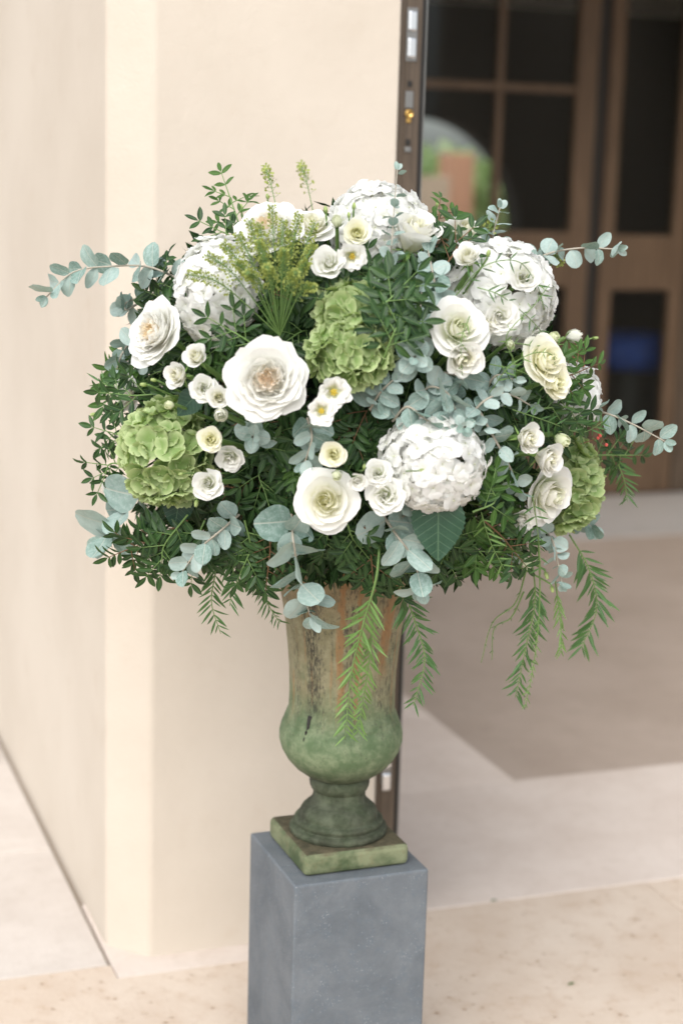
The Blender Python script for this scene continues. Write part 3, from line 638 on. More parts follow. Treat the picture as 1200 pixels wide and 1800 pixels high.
def hydrangea(px, py, wpx, hpx, label, green, n, fs, short, tx=0, ty=0, off=.0, dy=None, leaves=()):
    p = pt(px, py, off + .03, dy); mm = MMPX(p); ks = .95 if green else 1.08; ra, rb = wpx / 2 * mm * ks, hpx / 2 * mm * ks; fz = facing(p, tx, ty, .35); fr = fs * mm * (.94 if green else 1.0)
    T = empty('hydrangea', Matrix.Translation(p - fz * min(ra, rb) * .45)); C0 = -Vector((0, 0, 0))
    tag(T, label, 'hydrangea', 'green hydrangea heads' if green else 'white hydrangea heads')
    # head axes: image right, image up, view depth
    A, Bv, Cc = right * ra * .97, upv * rb * .97, -fwd * (ra + rb) / 2 * .85
    n = int(n * 1.7) if not green else int(n * 1.6); b = MB(); back = -fz; base = back * min(ra, rb) * .9; kept = 0
    for i in range(n):
        z = 1 - 2 * (i + .5) / n; a = i * 2.39996; r = math.sqrt(1 - z * z); d = Vector((r * math.cos(a), r * math.sin(a), z)) + rv(.10)
        d.normalize(); q = A * d.x + Bv * d.y + Cc * d.z; w_n = q.normalized()
        if w_n.dot(fz) < -.55 or w_n.dot(-fwd) < -.45: continue
        q = q * random.uniform(.91, 1.05); zz_ = (w_n + rv(.38 if green else .30)).normalized()
        F = ob('floret', BUT[green], T, frame_z(q, zz_, random.uniform(0, 6.28), fr * random.uniform(.9, 1.12)))
        fl = random.uniform(-.18, .22)
        for k in range(4):
            ob('petal', random.choice(FP[green]), F, Matrix.Rotation(k * math.pi / 2 + random.uniform(-.12, .12), 4, 'Z') @ Matrix.Rotation(fl + random.uniform(-.12, .12), 4, 'X') @ Matrix.Scale(random.uniform(.9, 1.08), 4))
        b.tube([base * .6, q * .55 + base * .1, q * .97], .0016, .0011, 4); kept += 1
    if not green:
        iv, if_, iuv, ic = [], [], [], []
        for i in range(150):
            d = rv().normalized(); q = (A * d.x + Bv * d.y + Cc * d.z) * random.uniform(.80, .90); w_n = q.normalized()
            if w_n.dot(-fwd) < -.2: continue
            me = random.choice(FP[green]); Mx = frame_z(q, (w_n + rv(.5)).normalized(), random.uniform(0, 6.28), fr * 1.15); o_ = len(iv)
            iv += [tuple(Mx @ x.co) for x in me.vertices]; if_ += [tuple(o_ + k for k in f_.vertices) for f_ in me.polygons]
            iuv += [(.5, .5)] * len(me.vertices); ic += [(.89, .895, .88)] * len(me.vertices)
        inner_ = ob('inner_florets', mesh('inner_florets', iv, if_, M['floret_petal'], True, iuv, ic), T); inner_['kind'] = 'stuff'
    b.tube([base * .5, base * 1.2, base * 1.2 + to_core(p) * .12], .005, .005, 6)
    ob('flower_stalks', b.build('flower_stalks', M['stem_g'] if green else M['stem_w']), T)
    for (lx, ly, ang, L, o2, k) in leaves:                         # broad leaves of the same stem
        wp = pt(lx, ly, o2); dirv = right * math.cos(R(ang)) + upv * math.sin(R(ang)) + fwd * .08
        lm = frame(wp, dirv, (CAM - wp).normalized() + upv * .35, L * mm, L * mm, L * mm)
        ob('leaf', BROAD[k], T, Matrix.Translation(-T.matrix_basis.translation) @ lm)
    LANDMARKS.append((px, py, max(wpx, hpx) / 2, short))

# foliage --------------------------------------------------------------------
def euc_sprig(P, n, size, label, mats='stem_w', face=.6, taper=.75, rosette=False, spread=1., name='eucalyptus_sprig', r0=.0022):
    pts = smooth_pts([pt(*q[:2], *(q[2:3] or (0.,))) if len(q) < 4 else pt(q[0], q[1], 0, q[3]) for q in P], 28)
    n = max(4, int(n * 1.4 + .5)); size *= .84
    T = empty(name, Matrix.Translation(pts[0])); base = pts[0]; tag(T, label, 'eucalyptus', 'eucalyptus sprigs')
    ob('stem', MB().tube([q - base for q in pts], r0, r0 * .5, 6).build('stem', M[mats]), T)
    mm = MMPX(pts[len(pts) // 2])
    for i in range(n):
        t = (i + .6) / n; k = min(27, int(t * 28)); p = pts[k].lerp(pts[k + 1], t * 28 - k); d = (pts[k + 1] - pts[k]).normalized()
        c = (CAM - p).normalized(); side = d.cross(c).normalized(); oth = side.cross(d).normalized()
        a = (i % 2) * math.pi / 2 + random.uniform(-.35, .35) + .35
        for s in (0, math.pi):
            out = side * math.cos(a + s) + oth * math.sin(a + s)
            ld = (out * spread + d * random.uniform(.25, .8) + rv(.15) + Vector((0, 0, -.12))).normalized()
            nn = (d * .75 + c * face + rv(.35)).normalized()
            sz = size * mm * (1 - (1 - taper) * t) * random.uniform(.85, 1.12)
            if random.random() < .06: continue
            ob('leaf', random.choice(EUC), T, frame(p + out * .002 - base, ld, nn, sz, sz, sz))
    for s in range(3):
        a = s * 2.1; ld = (d + side * math.cos(a) * .6 + oth * math.sin(a) * .6).normalized(); sz = size * mm * .5
        ob('leaf', random.choice(EUC), T, frame(pts[-1] - base, ld, c, sz * .8, sz, sz))
    return T
def rosette(px, py, dia, label, off=.03, tx=0, ty=0):
    p = pt(px, py, off); fz = facing(p, tx, ty, .7); mm = MMPX(p); T = empty('eucalyptus_sprig', Matrix.Translation(p)); tag(T, label, 'eucalyptus', 'eucalyptus sprigs')
    a1 = fz.cross(upv).normalized(); a2 = fz.cross(a1); a0 = random.uniform(0, 3)
    for k in range(5):
        L = dia * mm * (.60 - .085 * k); z = fz * (.012 * k - .012)
        for s in range(2):
            a = a0 + k * 1.62 + s * math.pi + random.uniform(-.15, .15); o = a1 * math.cos(a) + a2 * math.sin(a)
            ob('leaf', EUC[k % 3], T, frame(z + o * .002, o + fz * (.1 + .16 * k), fz - o * (.2 + .16 * k), L * .95, L, L))
    ob('stem', MB().tube([fz * .035, Vector((0, 0, 0)), to_core(p) * .1], .0016, .0024, 6).build('stem', M['stem_w']), T)
def leaf_spray(P, label, n=6, leaflets=7, L=.034, mats='lent', name='leaf_spray', group='dark green leaf sprays', droop=.0, wide=.036, pairs_n=None):
    """P: world points of the stem. Alternate pinnate leaves, each leaflet an object."""
    L *= .75; n = n + 2; pts = smooth_pts(P, 20); base = pts[0]; T = empty(name, Matrix.Translation(base)); tag(T, label, 'leaf spray', group)
    b = MB(); b.tube([q - base for q in pts], .0017, .0009, 5); lib = LEN if mats == 'lent' else LEN2
    for i in range(n + 1):
        t = .22 + .78 * i / n; k = min(19, int(t * 20)); p = pts[k].lerp(pts[min(20, k + 1)], t * 20 - k); d = (pts[min(20, k + 1)] - pts[k]).normalized()
        c = ((CAM - p).normalized() * .6 + nrm(p) * .6 + rv(.3)).normalized(); side = d.cross(c).normalized() * (1 if i % 2 else -1)
        rd = d if i == n else (side * random.uniform(.6, 1.1) + d * random.uniform(.35, .9) + c * random.uniform(-.35, .15)).normalized()
        rl = wide * random.uniform(.75, 1.15); e = Vector((0, 0, -droop * rl)); rp = [p, p + rd * rl * .5 + e * .3, p + rd * rl + e]
        b.tube([x - base for x in rp], .0009, .0006, 4); npair = (leaflets - 1) // 2
        nn = (c + rv(.25)).normalized(); sd = rd.cross(nn).normalized()
        for j in range(npair):
            tj = .30 + .6 * j / max(1, npair - 1); q = rp[0].lerp(rp[2], tj)
            for s in (-1, 1):
                ld = (sd * s * random.uniform(.8, 1.1) + rd * random.uniform(.45, .75) + rv(.12)).normalized(); l = L * random.uniform(.8, 1.15)
                ob('leaf', random.choice(lib), T, frame(q - base, ld, (nn + rv(.35)).normalized(), l, l, l))
        l = L * 1.05; ob('leaf', random.choice(lib), T, frame(rp[2] - base, rd, nn, l, l, l))
    ob('stem', b.build('stem', M['stem_r' if random.random() < .35 else 'stem_g']), T)
    return T
def frond(P, label, n, L, mats='pepper', a=.9, name='pepper_frond', start=.15, r0=.0016, group='hanging pepper tree fronds', hang=.35, tl=.6):
    pts = smooth_pts([pt(q[0], q[1], 0, q[2]) for q in P], 40); base = pts[0]; T = empty(name, Matrix.Translation(base)); tag(T, label, 'frond', group)
    ob('stem', MB().tube([q - base for q in pts], r0, .0006, 5).build('stem', M['stem_g']), T); lib = PEP if mats == 'pepper' else PEP2; mm = MMPX(pts[20])
    for i in range(n):
        t = start + (1 - start) * (i + .3) / n; k = min(39, int(t * 40)); p = pts[k].lerp(pts[k + 1], t * 40 - k); d = (pts[k + 1] - pts[k]).normalized()
        c = ((CAM - p).normalized() + rv(.2)).normalized(); side = d.cross(c).normalized()
        for s in (-1, 1):
            if random.random() < .09: continue
            l = L * mm * (1 - (1 - tl) * t) * random.uniform(.62, 1.15)
            tw = math.sin(t * 5 + L) * .45; ld = (side * s * a * math.cos(tw) + c * s * math.sin(tw) + d * random.uniform(.45, 1.05) + Vector((0, 0, -hang)) + rv(.24)).normalized()
            ob('leaf', random.choice(lib), T, frame(p - base, ld, (c + rv(.4)).normalized(), l, l, l))
    return T
#--BOUQUET--
# ================================================================ BOUQUET CONTENT
# --- hydrangeas (px, py, width, height in the photograph)
hydrangea(368, 498, 128, 170, 'white hydrangea head at the upper left, beside the yellow-green seed sprays', False, 88, 19, 'the upper left white hydrangea', -.25, .15, .0)
hydrangea(664, 374, 152, 132, 'white hydrangea head at the very top, behind the upright eucalyptus', False, 88, 19, 'the top white hydrangea', .0, .25, .02)
hydrangea(902, 502, 178, 172, 'large white hydrangea head at the upper right, crossed by wiry vines', False, 110, 20, 'the upper right white hydrangea', .3, .15, .0)
hydrangea(772, 822, 168, 156, 'white hydrangea head low in the middle above a broad dark leaf', False, 105, 20, 'the lower middle white hydrangea', .1, 0, .035, None, [(770, 868, -90, 122, .065, 0), (852, 845, -75, 62, -.02, 1)])
hydrangea(1022, 692, 74, 96, 'white hydrangea head half hidden at the right rim behind leaves', False, 60, 18, 'the right rim white hydrangea', .5, .1, .0, -.16)
hydrangea(275, 800, 152, 180, 'green hydrangea head at the lower left', True, 66, 29, 'the left green hydrangea', -.3, 0, .015, None, [(352, 690, -140, 58, .02, 1), (318, 862, -100, 72, .0, 0)])
hydrangea(618, 545, 112, 100, 'green hydrangea head in the middle, upper of a touching pair', True, 46, 27, 'the upper middle green hydrangea', 0, .2, .015)
hydrangea(616, 618, 138, 104, 'green hydrangea head in the middle, lower of a touching pair', True, 50, 28, 'the lower middle green hydrangea', 0, -.05, .02)
hydrangea(1012, 858, 100, 160, 'bright green hydrangea head at the right rim', True, 58, 28, 'the right green hydrangea', .45, -.05, .0)
# --- garden and standard roses
PR = PROTO
def rose(*a, **k): return flower('rose', *a, cat='rose', group='large white roses', **k)
rose(PR['garden'][0], 470, 668, 128, 'big open white garden rose with a peach heart, left of centre', tx=.05, ty=.02, off=.05, camw=.75, short='the peach-hearted rose', depth=.3)
rose(PR['garden'][1], 268, 583, 112, 'white garden rose in side view at the left rim', tx=-.35, ty=.15, off=.02, dy=None, camw=.2, short='the left rim rose')
rose(PR['rose'][2], 806, 575, 106, 'white rose right of centre below the large white hydrangea, upper of two', tx=.1, ty=.2, off=.045, camw=.35, short='the white rose right of centre')
rose(PR['half'][0], 812, 628, 70, 'half-open white rose hanging right of centre under another white rose', tx=.15, ty=-.5, off=.035, camw=.3, short='the hanging half-open rose')
rose(PR['half'][0], 733, 395, 96, 'pale greenish-white rose near the top, beside the upright eucalyptus', tx=.2, ty=.45, off=.04, camw=.2, short='the greenish top rose', depth=.75)
rose(PR['rose'][0], 573, 880, 106, 'creamy white spiral rose at the bottom centre above the urn', tx=-.05, ty=.15, off=.045, camw=.75, short='the bottom centre rose', depth=.3)
rose(PR['rose'][2], 968, 868, 108, 'white rose in side view at the lower right beside the green hydrangea', tx=.3, ty=.05, off=.06, camw=.3, short='the lower right rose')
rose(PR['garden'][1], 470, 398, 116, 'white garden rose at the top left behind the seed sprays', tx=-.1, ty=.25, off=.01, camw=.3, short='the top left rose')
rose(PR['rose'][1], 818, 402, 66, 'white rose at the upper right edge against the brown door', tx=.2, ty=.3, off=.01, camw=.3, short='the upper right edge rose')
rose(PR['rose'][1], 548, 392, 72, 'white rose at the top between the seed sprays and the rosebuds', tx=0, ty=.3, off=.0, camw=.3, short='the top middle rose')
rose(PR['spray'][0], 960, 632, 90, 'cream rose at the right under the large white hydrangea, upper of two', tx=.3, ty=.2, off=.05, camw=.35, short='the right cream rose')
rose(PR['spray'][1], 975, 672, 76, 'cream rose at the right, lower of two, above the rosebuds', tx=.3, ty=-.05, off=.05, camw=.35, short='the lower cream rose')
rose(PR['rose'][0], 218, 690, 66, 'white rose far left, half hidden behind small green buds', tx=-.4, ty=.0, off=.0, dy=-.14, camw=.3, short='the far left hidden rose')
# --- lisianthus
def lis(*a, **k): return flower('lisianthus', *a, cat='lisianthus', group='white lisianthus blooms', **k)
lis(PR['lis'][2], 565, 723, 54, 'small white lisianthus with a yellow-green eye below the green hydrangea', ty=-.1, off=.05, camw=.9, short='the yellow-eyed lisianthus')
lis(PR['lis'][2], 587, 690, 62, 'white lisianthus touching the bottom of the middle green hydrangea', ty=-.15, tx=.1, off=.04, camw=.8, short='the lisianthus under the green hydrangea')
lis(PR['lis'][0], 677, 872, 66, 'white ruffled lisianthus between the cream spiral rose and the white hydrangea', tx=-.1, off=.05, camw=.85, short='the lisianthus beside the bottom rose')
lis(PR['lis'][0], 664, 832, 48, 'small white lisianthus at the lower left edge of the white hydrangea', tx=-.1, ty=.2, off=.03, camw=.6, short='the lisianthus left of the hydrangea')
lis(PR['lis'][1], 366, 851, 56, 'round white lisianthus at the right edge of the left green hydrangea', tx=-.1, off=.05, camw=.85, short='the round lisianthus')
lis(PR['half'][0], 345, 628, 36, 'white lisianthus above left of the peach-hearted rose, topmost of three', tx=-.1, ty=.3, off=.03, camw=.4, short='the topmost of the three lisianthus')
lis(PR['half'][0], 313, 660, 38, 'white lisianthus left of the peach-hearted rose, leftmost of three', tx=-.4, off=.03, camw=.4, short='the leftmost of the three lisianthus')
lis(PR['lis'][0], 358, 682, 48, 'white lisianthus nearest the peach-hearted rose, lowest of three', tx=.1, off=.04, camw=.7, short='the lowest of the three lisianthus')
lis(PR['lis'][0], 405, 806, 48, 'white lisianthus half hidden under leaves below the peach-hearted rose', ty=-.3, off=.0, camw=.6, short='the half hidden lisianthus')
lis(PR['lis'][2], 619, 452, 54, 'white lisianthus with a yellow throat near the top, facing down', ty=-.5, off=.06, camw=.7, short='the yellow-throated top lisianthus')
lis(PR['lis'][1], 576, 462, 60, 'white lisianthus right beside the seed sprays near the top', tx=-.1, ty=.05, off=.05, camw=.5, short='the lisianthus beside the seed sprays')
lis(PR['spray'][1], 627, 409, 46, 'creamy lisianthus just below the top white hydrangea', ty=-.1, off=.06, camw=.6, short='the creamy top lisianthus')
lis(PR['lis'][1], 917, 916, 50, 'white lisianthus lowest at the right, below the side-view rose', tx=-.1, ty=-.2, off=.07, camw=.5, short='the lowest right lisianthus')
lis(PR['lis'][0], 880, 556, 60, 'white lisianthus overlapping the bottom of the large right hydrangea', ty=-.2, off=.05, camw=.7, short='the lisianthus on the right hydrangea')
lis(PR['lis'][0], 920, 485, 54, 'white lisianthus overlapping the middle of the large right hydrangea', ty=0, off=.10, camw=.8, short='the lisianthus amid the right hydrangea')
# --- small cream spray roses and buds
def spray(kind, px, py, dia, label, **k): return flower('spray_rose' if kind in ('spray', 'half') else 'rosebud', PR[kind][int(px) % len(PR[kind])], px, py, dia, label, cat='spray rose' if kind in ('spray', 'half') else 'bud', group='small cream spray roses and buds', **k)
spray('spray', 370, 773, 48, 'small cream spray rose above right of the left green hydrangea', tx=-.1, off=.045, camw=.8, short='the cream spray rose by the left hydrangea')
spray('half', 384, 699, 38, 'small yellowish spray rose left of the peach-hearted rose, upper of two', tx=.2, ty=.2, off=.05, camw=.5, short='the upper yellowish spray rose')
spray('half', 389, 728, 38, 'small yellowish spray rose left of the peach-hearted rose, lower of two', tx=.1, ty=-.1, off=.05, camw=.6, short='the lower yellowish spray rose')
spray('spray', 586, 799, 50, 'small cream spray rose above the creamy spiral rose', tx=-.1, ty=-.05, off=.05, camw=.8, short='the spray rose above the bottom rose')
spray('bud', 592, 836, 32, 'green-wrapped rosebud touching the top of the creamy spiral rose', ty=-.3, off=.055, camw=.5, depth=.8)
spray('spray', 629, 846, 42, 'small cream spray rose right above the creamy spiral rose', ty=-.3, off=.05, camw=.6, short='the spray rose right of the bottom rose')
spray('half', 822, 452, 46, 'small cream spray rose at the left of the large right hydrangea', tx=-.4, ty=.3, off=.05, camw=.4, short='the spray rose left of the right hydrangea')
spray('half', 858, 568, 40, 'small cream spray rose between the white rose and the right hydrangea', tx=.2, off=.03, camw=.5, short='the spray rose between rose and hydrangea')
spray('half', 960, 806, 56, 'cream rosebud opening sideways above the side-view white rose', tx=.35, off=.04, camw=.2, short='the opening bud above the side-view rose')
spray('half', 926, 770, 50, 'cream spray rose at the right, left one of two side by side', tx=.3, ty=.1, off=.04, camw=.3, short='the left of two side by side spray roses')
spray('bud', 989, 774, 44, 'cream rosebud at the right above the bright green hydrangea', tx=.4, ty=-.35, off=.03, camw=.3, short='the rosebud above the green hydrangea', depth=.8)
spray('bud', 896, 606, 30, 'green and white rosebud hanging under the large right hydrangea', tx=-.3, ty=-.5, off=.03, camw=.3, depth=.8)
spray('bud', 973, 592, 34, 'cream rosebud at the lower right edge of the large right hydrangea', tx=.4, ty=.1, off=.03, camw=.3, depth=.8)
spray('half', 1003, 592, 36, 'small white bloom at the right rim against the brown door', tx=.6, ty=.1, off=0, dy=-.04, camw=.2, short='the right rim small bloom')
spray('bud', 297, 712, 28, 'yellowish rosebud above the left green hydrangea', tx=-.5, off=.04, camw=.4, depth=.8)
spray('bud', 592, 388, 34, 'pale green rosebud near the top, left of the top hydrangea', ty=.4, off=.07, camw=.4, depth=.8)
spray('bud', 926, 992, 32, 'white rosebud hanging below the bouquet at the lower right', tx=.25, ty=-.8, off=0, dy=-.2, camw=.1, depth=.8)
spray('half', 190, 858, 30, 'white bud at the far left under the green hydrangea', tx=-.6, off=0, dy=-.05, camw=.2)
def cb(px, py, dia, label, tx, ty, dy=None, off=.04, sl=None): return flower('flower_bud', PR['cbud'][0], px, py, dia, label, cat='bud', group='closed green buds', tx=tx, ty=ty, dy=dy, off=off, camw=.05, depth=.8, stemL=sl)
cb(345, 885, 18, 'closed green bud hanging below the round lisianthus', .05, -2.5)
cb(572, 368, 17, 'closed green bud near the top, left of the pale green rosebud', -.3, 2.5)
cb(622, 362, 17, 'closed green bud in front of the top hydrangea', .2, 2.5, None, .07)
cb(613, 378, 15, 'smaller closed green bud in front of the top hydrangea', -.2, 2.5, None, .07)
cb(424, 366, 20, 'closed green bud sticking up at the top left beside small leaves', .0, 2.5, -.02)
cb(470, 345, 14, 'closed green bud sticking up behind the top left rose', .0, 2.5, .02)
cb(252, 676, 17, 'closed green bud at the left, pointing left, nearest the side-view rose', -2.5, .3)
cb(270, 668, 15, 'thin closed green bud at the left below the side-view rose', -2.5, .6)
cb(185, 700, 16, 'closed green bud at the far left, pointing left, upper of two', -2.5, .1, -.08)
cb(165, 729, 18, 'closed green bud at the far left, pointing left, lower of two', -2.5, -.2, -.08)
cb(1046, 594, 14, 'long closed green bud at the right rim, pointing right', 2.5, .1, -.05)
cb(768, 358, 14, 'closed green bud at the top right against the dark glass', .1, 2.5, .02)
cb(960, 1012, 18, 'closed green bud hanging low right, upper of two', .5, -2.5, -.2)
cb(970, 1036, 16, 'closed green bud hanging low right, lower of two', .4, -2.5, -.2)
cb(740, 826, 12, 'tiny green bud lying on the lower white hydrangea', .8, .6, None, .12)
cb(318, 833, 13, 'tiny green bud lying on the left green hydrangea', -1, .2, None, .09)
cb(640, 820, 14, 'small green bud beside the lower white hydrangea', .3, 1.5, None, .06)
cb(858, 445, 18, 'closed green bud on the left part of the large right hydrangea', .2, 1.5, None, .09)

# --- eucalyptus
euc_sprig([(330, 498, 0, -.10), (265, 470, 0, -.10), (200, 468, 0, -.12), (130, 478, 0, -.13), (82, 522, 0, -.14)], 8, 47, 'eucalyptus branch reaching far left past the cream wall corner', taper=.95, face=.8)
euc_sprig([(925, 470, 0, -.02), (960, 447, 0, -.04), (1020, 436, 0, -.05), (1085, 438, 0, -.06)], 6, 44, 'eucalyptus branch reaching right in front of the door at the upper right', face=.9)
euc_sprig([(1005, 715, 0, -.12), (1060, 725, 0, -.13), (1110, 745, 0, -.14), (1168, 776, 0, -.15)], 5, 50, 'eucalyptus branch reaching right in front of the dark lower pane', face=.8)
euc_sprig([(512, 905, .01), (516, 955, 0, -.40), (528, 1020, 0, -.36), (546, 1085, 0, -.33)], 6, 76, 'eucalyptus sprig hanging over the left side of the urn', face=.35, taper=.8)
euc_sprig([(672, 905, .01), (700, 945, 0, -.39), (728, 985, 0, -.37), (738, 1038, 0, -.35)], 5, 66, 'eucalyptus sprig hanging right of the urn beside the broad dark leaf', face=.7, taper=.8)
euc_sprig([(262, 858, .0), (225, 890, 0, -.16), (200, 925, 0, -.16), (182, 950, 0, -.16)], 3, 78, 'big-leaved eucalyptus sprig at the lower left below the green hydrangea', face=.9, taper=1)
euc_sprig([(420, 905, .0), (385, 935, 0, -.33), (350, 965, 0, -.32), (318, 1008, 0, -.31)], 7, 46, 'pale eucalyptus sprig at the lower left, pointing down left', face=.9)
euc_sprig([(682, 500, .03), (688, 430, 0, -.37), (692, 370, 0, -.35), (698, 298, 0, -.33)], 8, 34, 'thin upright eucalyptus sprig in front of the top hydrangea', face=.05, taper=.5, r0=.0015)
euc_sprig([(768, 525, .0), (762, 490, .05), (752, 440, .06)], 5, 46, 'eucalyptus sprig left of the small cream spray rose at the upper right', face=1.)
euc_sprig([(735, 700, .0), (755, 680, .03), (785, 690, .04), (800, 720, .04)], 5, 54, 'eucalyptus sprig right of centre above the lower white hydrangea', face=.9)
euc_sprig([(820, 740, .02), (850, 705, .05), (890, 692, .05), (936, 715, .04)], 6, 42, 'eucalyptus sprig arching right between the white rose and the rosebuds', face=.8)
euc_sprig([(842, 722, .03), (868, 770, .06), (895, 820, .06), (912, 866, .05)], 6, 46, 'long eucalyptus sprig running down between hydrangea and rosebuds at the right', face=.7)
euc_sprig([(540, 735, .0), (548, 770, .03), (535, 815, .03)], 4, 56, 'eucalyptus sprig above the creamy spiral rose, left of the small spray rose', face=1.)
euc_sprig([(262, 640, -.02), (235, 600, 0, -.10), (215, 622, 0, -.10), (205, 650, 0, -.10)], 4, 44, 'eucalyptus sprig peeping out left of the side-view garden rose', face=.9)
euc_sprig([(240, 535, 0, -.04), (222, 545, 0, -.05), (225, 530, 0, -.05), (290, 510, 0, -.04)], 4, 40, 'eucalyptus sprig above the side-view garden rose at the left', face=.8)
euc_sprig([(862, 440, 0, -.05), (868, 405, 0, -.05), (878, 365, 0, -.05)], 3, 40, 'small upright eucalyptus tip against the dark glass at the top right', face=.3)
euc_sprig([(950, 925, .0), (970, 950, 0, -.20), (980, 990, 0, -.20), (988, 1028, 0, -.2)], 6, 34, 'fine eucalyptus sprig hanging at the lower right below the green hydrangea', face=.6)
euc_sprig([(1000, 900, 0, -.02), (1025, 915, 0, -.03), (1042, 930, 0, -.03)], 3, 46, 'eucalyptus sprig behind the bottom of the bright green hydrangea', face=.9)
euc_sprig([(780, 655, .0), (812, 668, .02), (770, 720, .03)], 4, 50, 'bluish eucalyptus sprig under the white rose right of centre', face=.9)
euc_sprig([(700, 520, .0), (712, 545, .02), (735, 560, .02), (742, 500, .02)], 4, 50, 'eucalyptus sprig between the middle green hydrangea and the white rose', face=.8)
euc_sprig([(685, 920, .02), (712, 905, .04), (725, 890, .05)], 3, 36, 'small eucalyptus tip under the lisianthus beside the lower hydrangea', face=.7)
euc_sprig([(690, 740, .0), (715, 715, .03), (745, 735, .04), (770, 752, .05)], 5, 52, 'eucalyptus sprig just above the left half of the lower white hydrangea', face=.9)
euc_sprig([(850, 690, .0), (872, 660, .03), (905, 668, .04)], 4, 44, 'eucalyptus sprig left of the two cream roses at the right', face=.8)
euc_sprig([(650, 720, .0), (668, 690, .02), (690, 668, .03)], 4, 44, 'eucalyptus sprig right of the lisianthus with the yellow-green eye', face=.9)
rosette(726, 629, 74, 'eucalyptus tip facing forward like a rosette, right of the green hydrangea', .05)
rosette(893, 972, 46, 'small eucalyptus rosette at the lower right below the lisianthus', .02, 0, -.3)
rosette(812, 748, 44, 'small eucalyptus rosette at the top of the lower white hydrangea', .06)
rosette(448, 765, 62, 'dark eucalyptus tip below the peach-hearted rose', .0)

# --- hanging pepper tree fronds (px, py, depth from the bouquet centre)
frond([(668, 925, -.33), (662, 1010, -.36), (640, 1090, -.33), (618, 1180, -.30), (606, 1300, -.28)], 'long light green frond hanging down the front of the urn', 31, 60, 'pepper2', 1., start=.38, r0=.0028, tl=.55)
frond([(655, 1090, -.31), (650, 1150, -.29), (640, 1220, -.27), (628, 1290, -.26)], 'shorter light green frond beside the long one on the urn', 18, 42, 'pepper2', .8, tl=.7)
frond([(700, 1010, -.27), (728, 1090, -.25), (746, 1160, -.24), (726, 1240, -.23)], 'green frond hanging at the right edge of the urn', 24, 56, 'pepper', 1., start=.1, tl=.55)
frond([(388, 940, -.24), (378, 1010, -.24), (372, 1060, -.23), (388, 1114, -.22)], 'dark frond hanging at the left against the cream wall, left of two', 15, 44, 'pepper', .9, tl=.7)
frond([(405, 950, -.26), (410, 1010, -.26), (404, 1065, -.26)], 'dark frond hanging against the cream wall just right of another', 12, 44, 'pepper', .9, tl=.7)
frond([(448, 990, -.20), (465, 1050, -.19), (492, 1096, -.18)], 'dark frond hanging at the left shoulder of the urn', 14, 36, 'pepper', .9, tl=.6)
frond([(930, 960, -.17), (940, 1050, -.17), (925, 1130, -.16), (905, 1226, -.15)], 'longest frond hanging at the right in front of the brown floor', 28, 54, 'pepper', .8, start=.25, tl=.6)
frond([(975, 1020, -.18), (984, 1090, -.17), (986, 1148, -.17)], 'short light green frond hanging at the right, middle of three', 12, 30, 'pepper2', .5, tl=.8)
frond([(1000, 940, -.08), (1034, 1000, -.08), (1048, 1070, -.07), (1020, 1140, -.07)], 'dark green frond hanging farthest right over the brown floor', 26, 52, 'pepper', .8, tl=.8)
frond([(1040, 770, -.04), (1075, 800, -.04), (1095, 840, -.03), (1102, 882, -.03)], 'leafy green frond at the right rim beside the bright green hydrangea', 14, 50, 'pepper', 1., tl=.6)
frond([(925, 1000, -.15), (905, 1060, -.14), (865, 1095, -.14), (845, 1165, -.13)], 'thin curling tendril hanging right of the urn', 4, 14, 'pepper', .6, tl=.5)
frond([(920, 1040, -.15), (898, 1085, -.14), (868, 1105, -.14), (864, 1160, -.13)], 'thin tendril with tiny leaves beside the curling one', 6, 12, 'pepper', .6, tl=.8)
frond([(945, 940, -.20), (948, 1050, -.19), (940, 1150, -.18), (922, 1245, -.17)], 'thin yellow-green flowering stem hanging lowest at the right', 14, 16, 'pepper2', .8, tl=.9, start=.45)
frond([(150, 0, 0)] and [(235, 700, -.12), (205, 690, -.12), (178, 672, -.12), (172, 690, -.12)], 'dark narrow-leaved frond at the far left rim', 9, 40, 'pepper', .8)
frond([(240, 790, -.10), (205, 775, -.10), (190, 785, -.10), (182, 800, -.10)], 'dark narrow-leaved frond at the left of the green hydrangea', 8, 36, 'pepper', .8)
# --- wiry vines over the right side
def vine(P, label, n, L, **k): return frond([(a, b, c) for a, b, c in P], label, n, L, name='wiry_vine', group='wiry vines at the right', r0=.0009, hang=.1, tl=.9, start=.1, **k)
vine([(800, 520, -.36), (850, 468, -.38), (910, 460, -.36), (945, 505, -.32), (955, 545, -.30)], 'wiry vine arching over the top of the large right hydrangea', 9, 28, mats='pepper')
vine([(838, 505, -.38), (880, 520, -.38), (930, 560, -.33), (965, 600, -.28), (1000, 640, -.22)], 'wiry vine running down across the large right hydrangea', 14, 24, mats='pepper')
vine([(825, 555, -.43), (810, 600, -.43), (812, 660, -.42)], 'thin curled vine over the white rose right of centre', 5, 22, mats='pepper2')
vine([(860, 640, -.38), (920, 655, -.35), (975, 690, -.30), (1010, 740, -.24), (1060, 755, -.2)], 'wiry vine below the cream roses at the right', 16, 32, mats='pepper')
vine([(880, 600, -.37), (950, 608, -.33), (990, 605, -.30)], 'thin straight vine under the large right hydrangea', 5, 20, mats='pepper2')
vine([(900, 720, -.36), (960, 740, -.31), (1020, 760, -.24), (1062, 740, -.2)], 'wiry vine between the rosebuds and the right rim', 12, 34, mats='pepper')
vine([(845, 900, -.36), (860, 950, -.34), (885, 1000, -.3)], 'wiry green vine at the lower right beside the broad leaf', 8, 34, mats='pepper2')
vine([(935, 870, -.34), (945, 940, -.3), (950, 1010, -.26)], 'wiry vine hanging over the lisianthus at the lower right', 7, 30, mats='pepper')
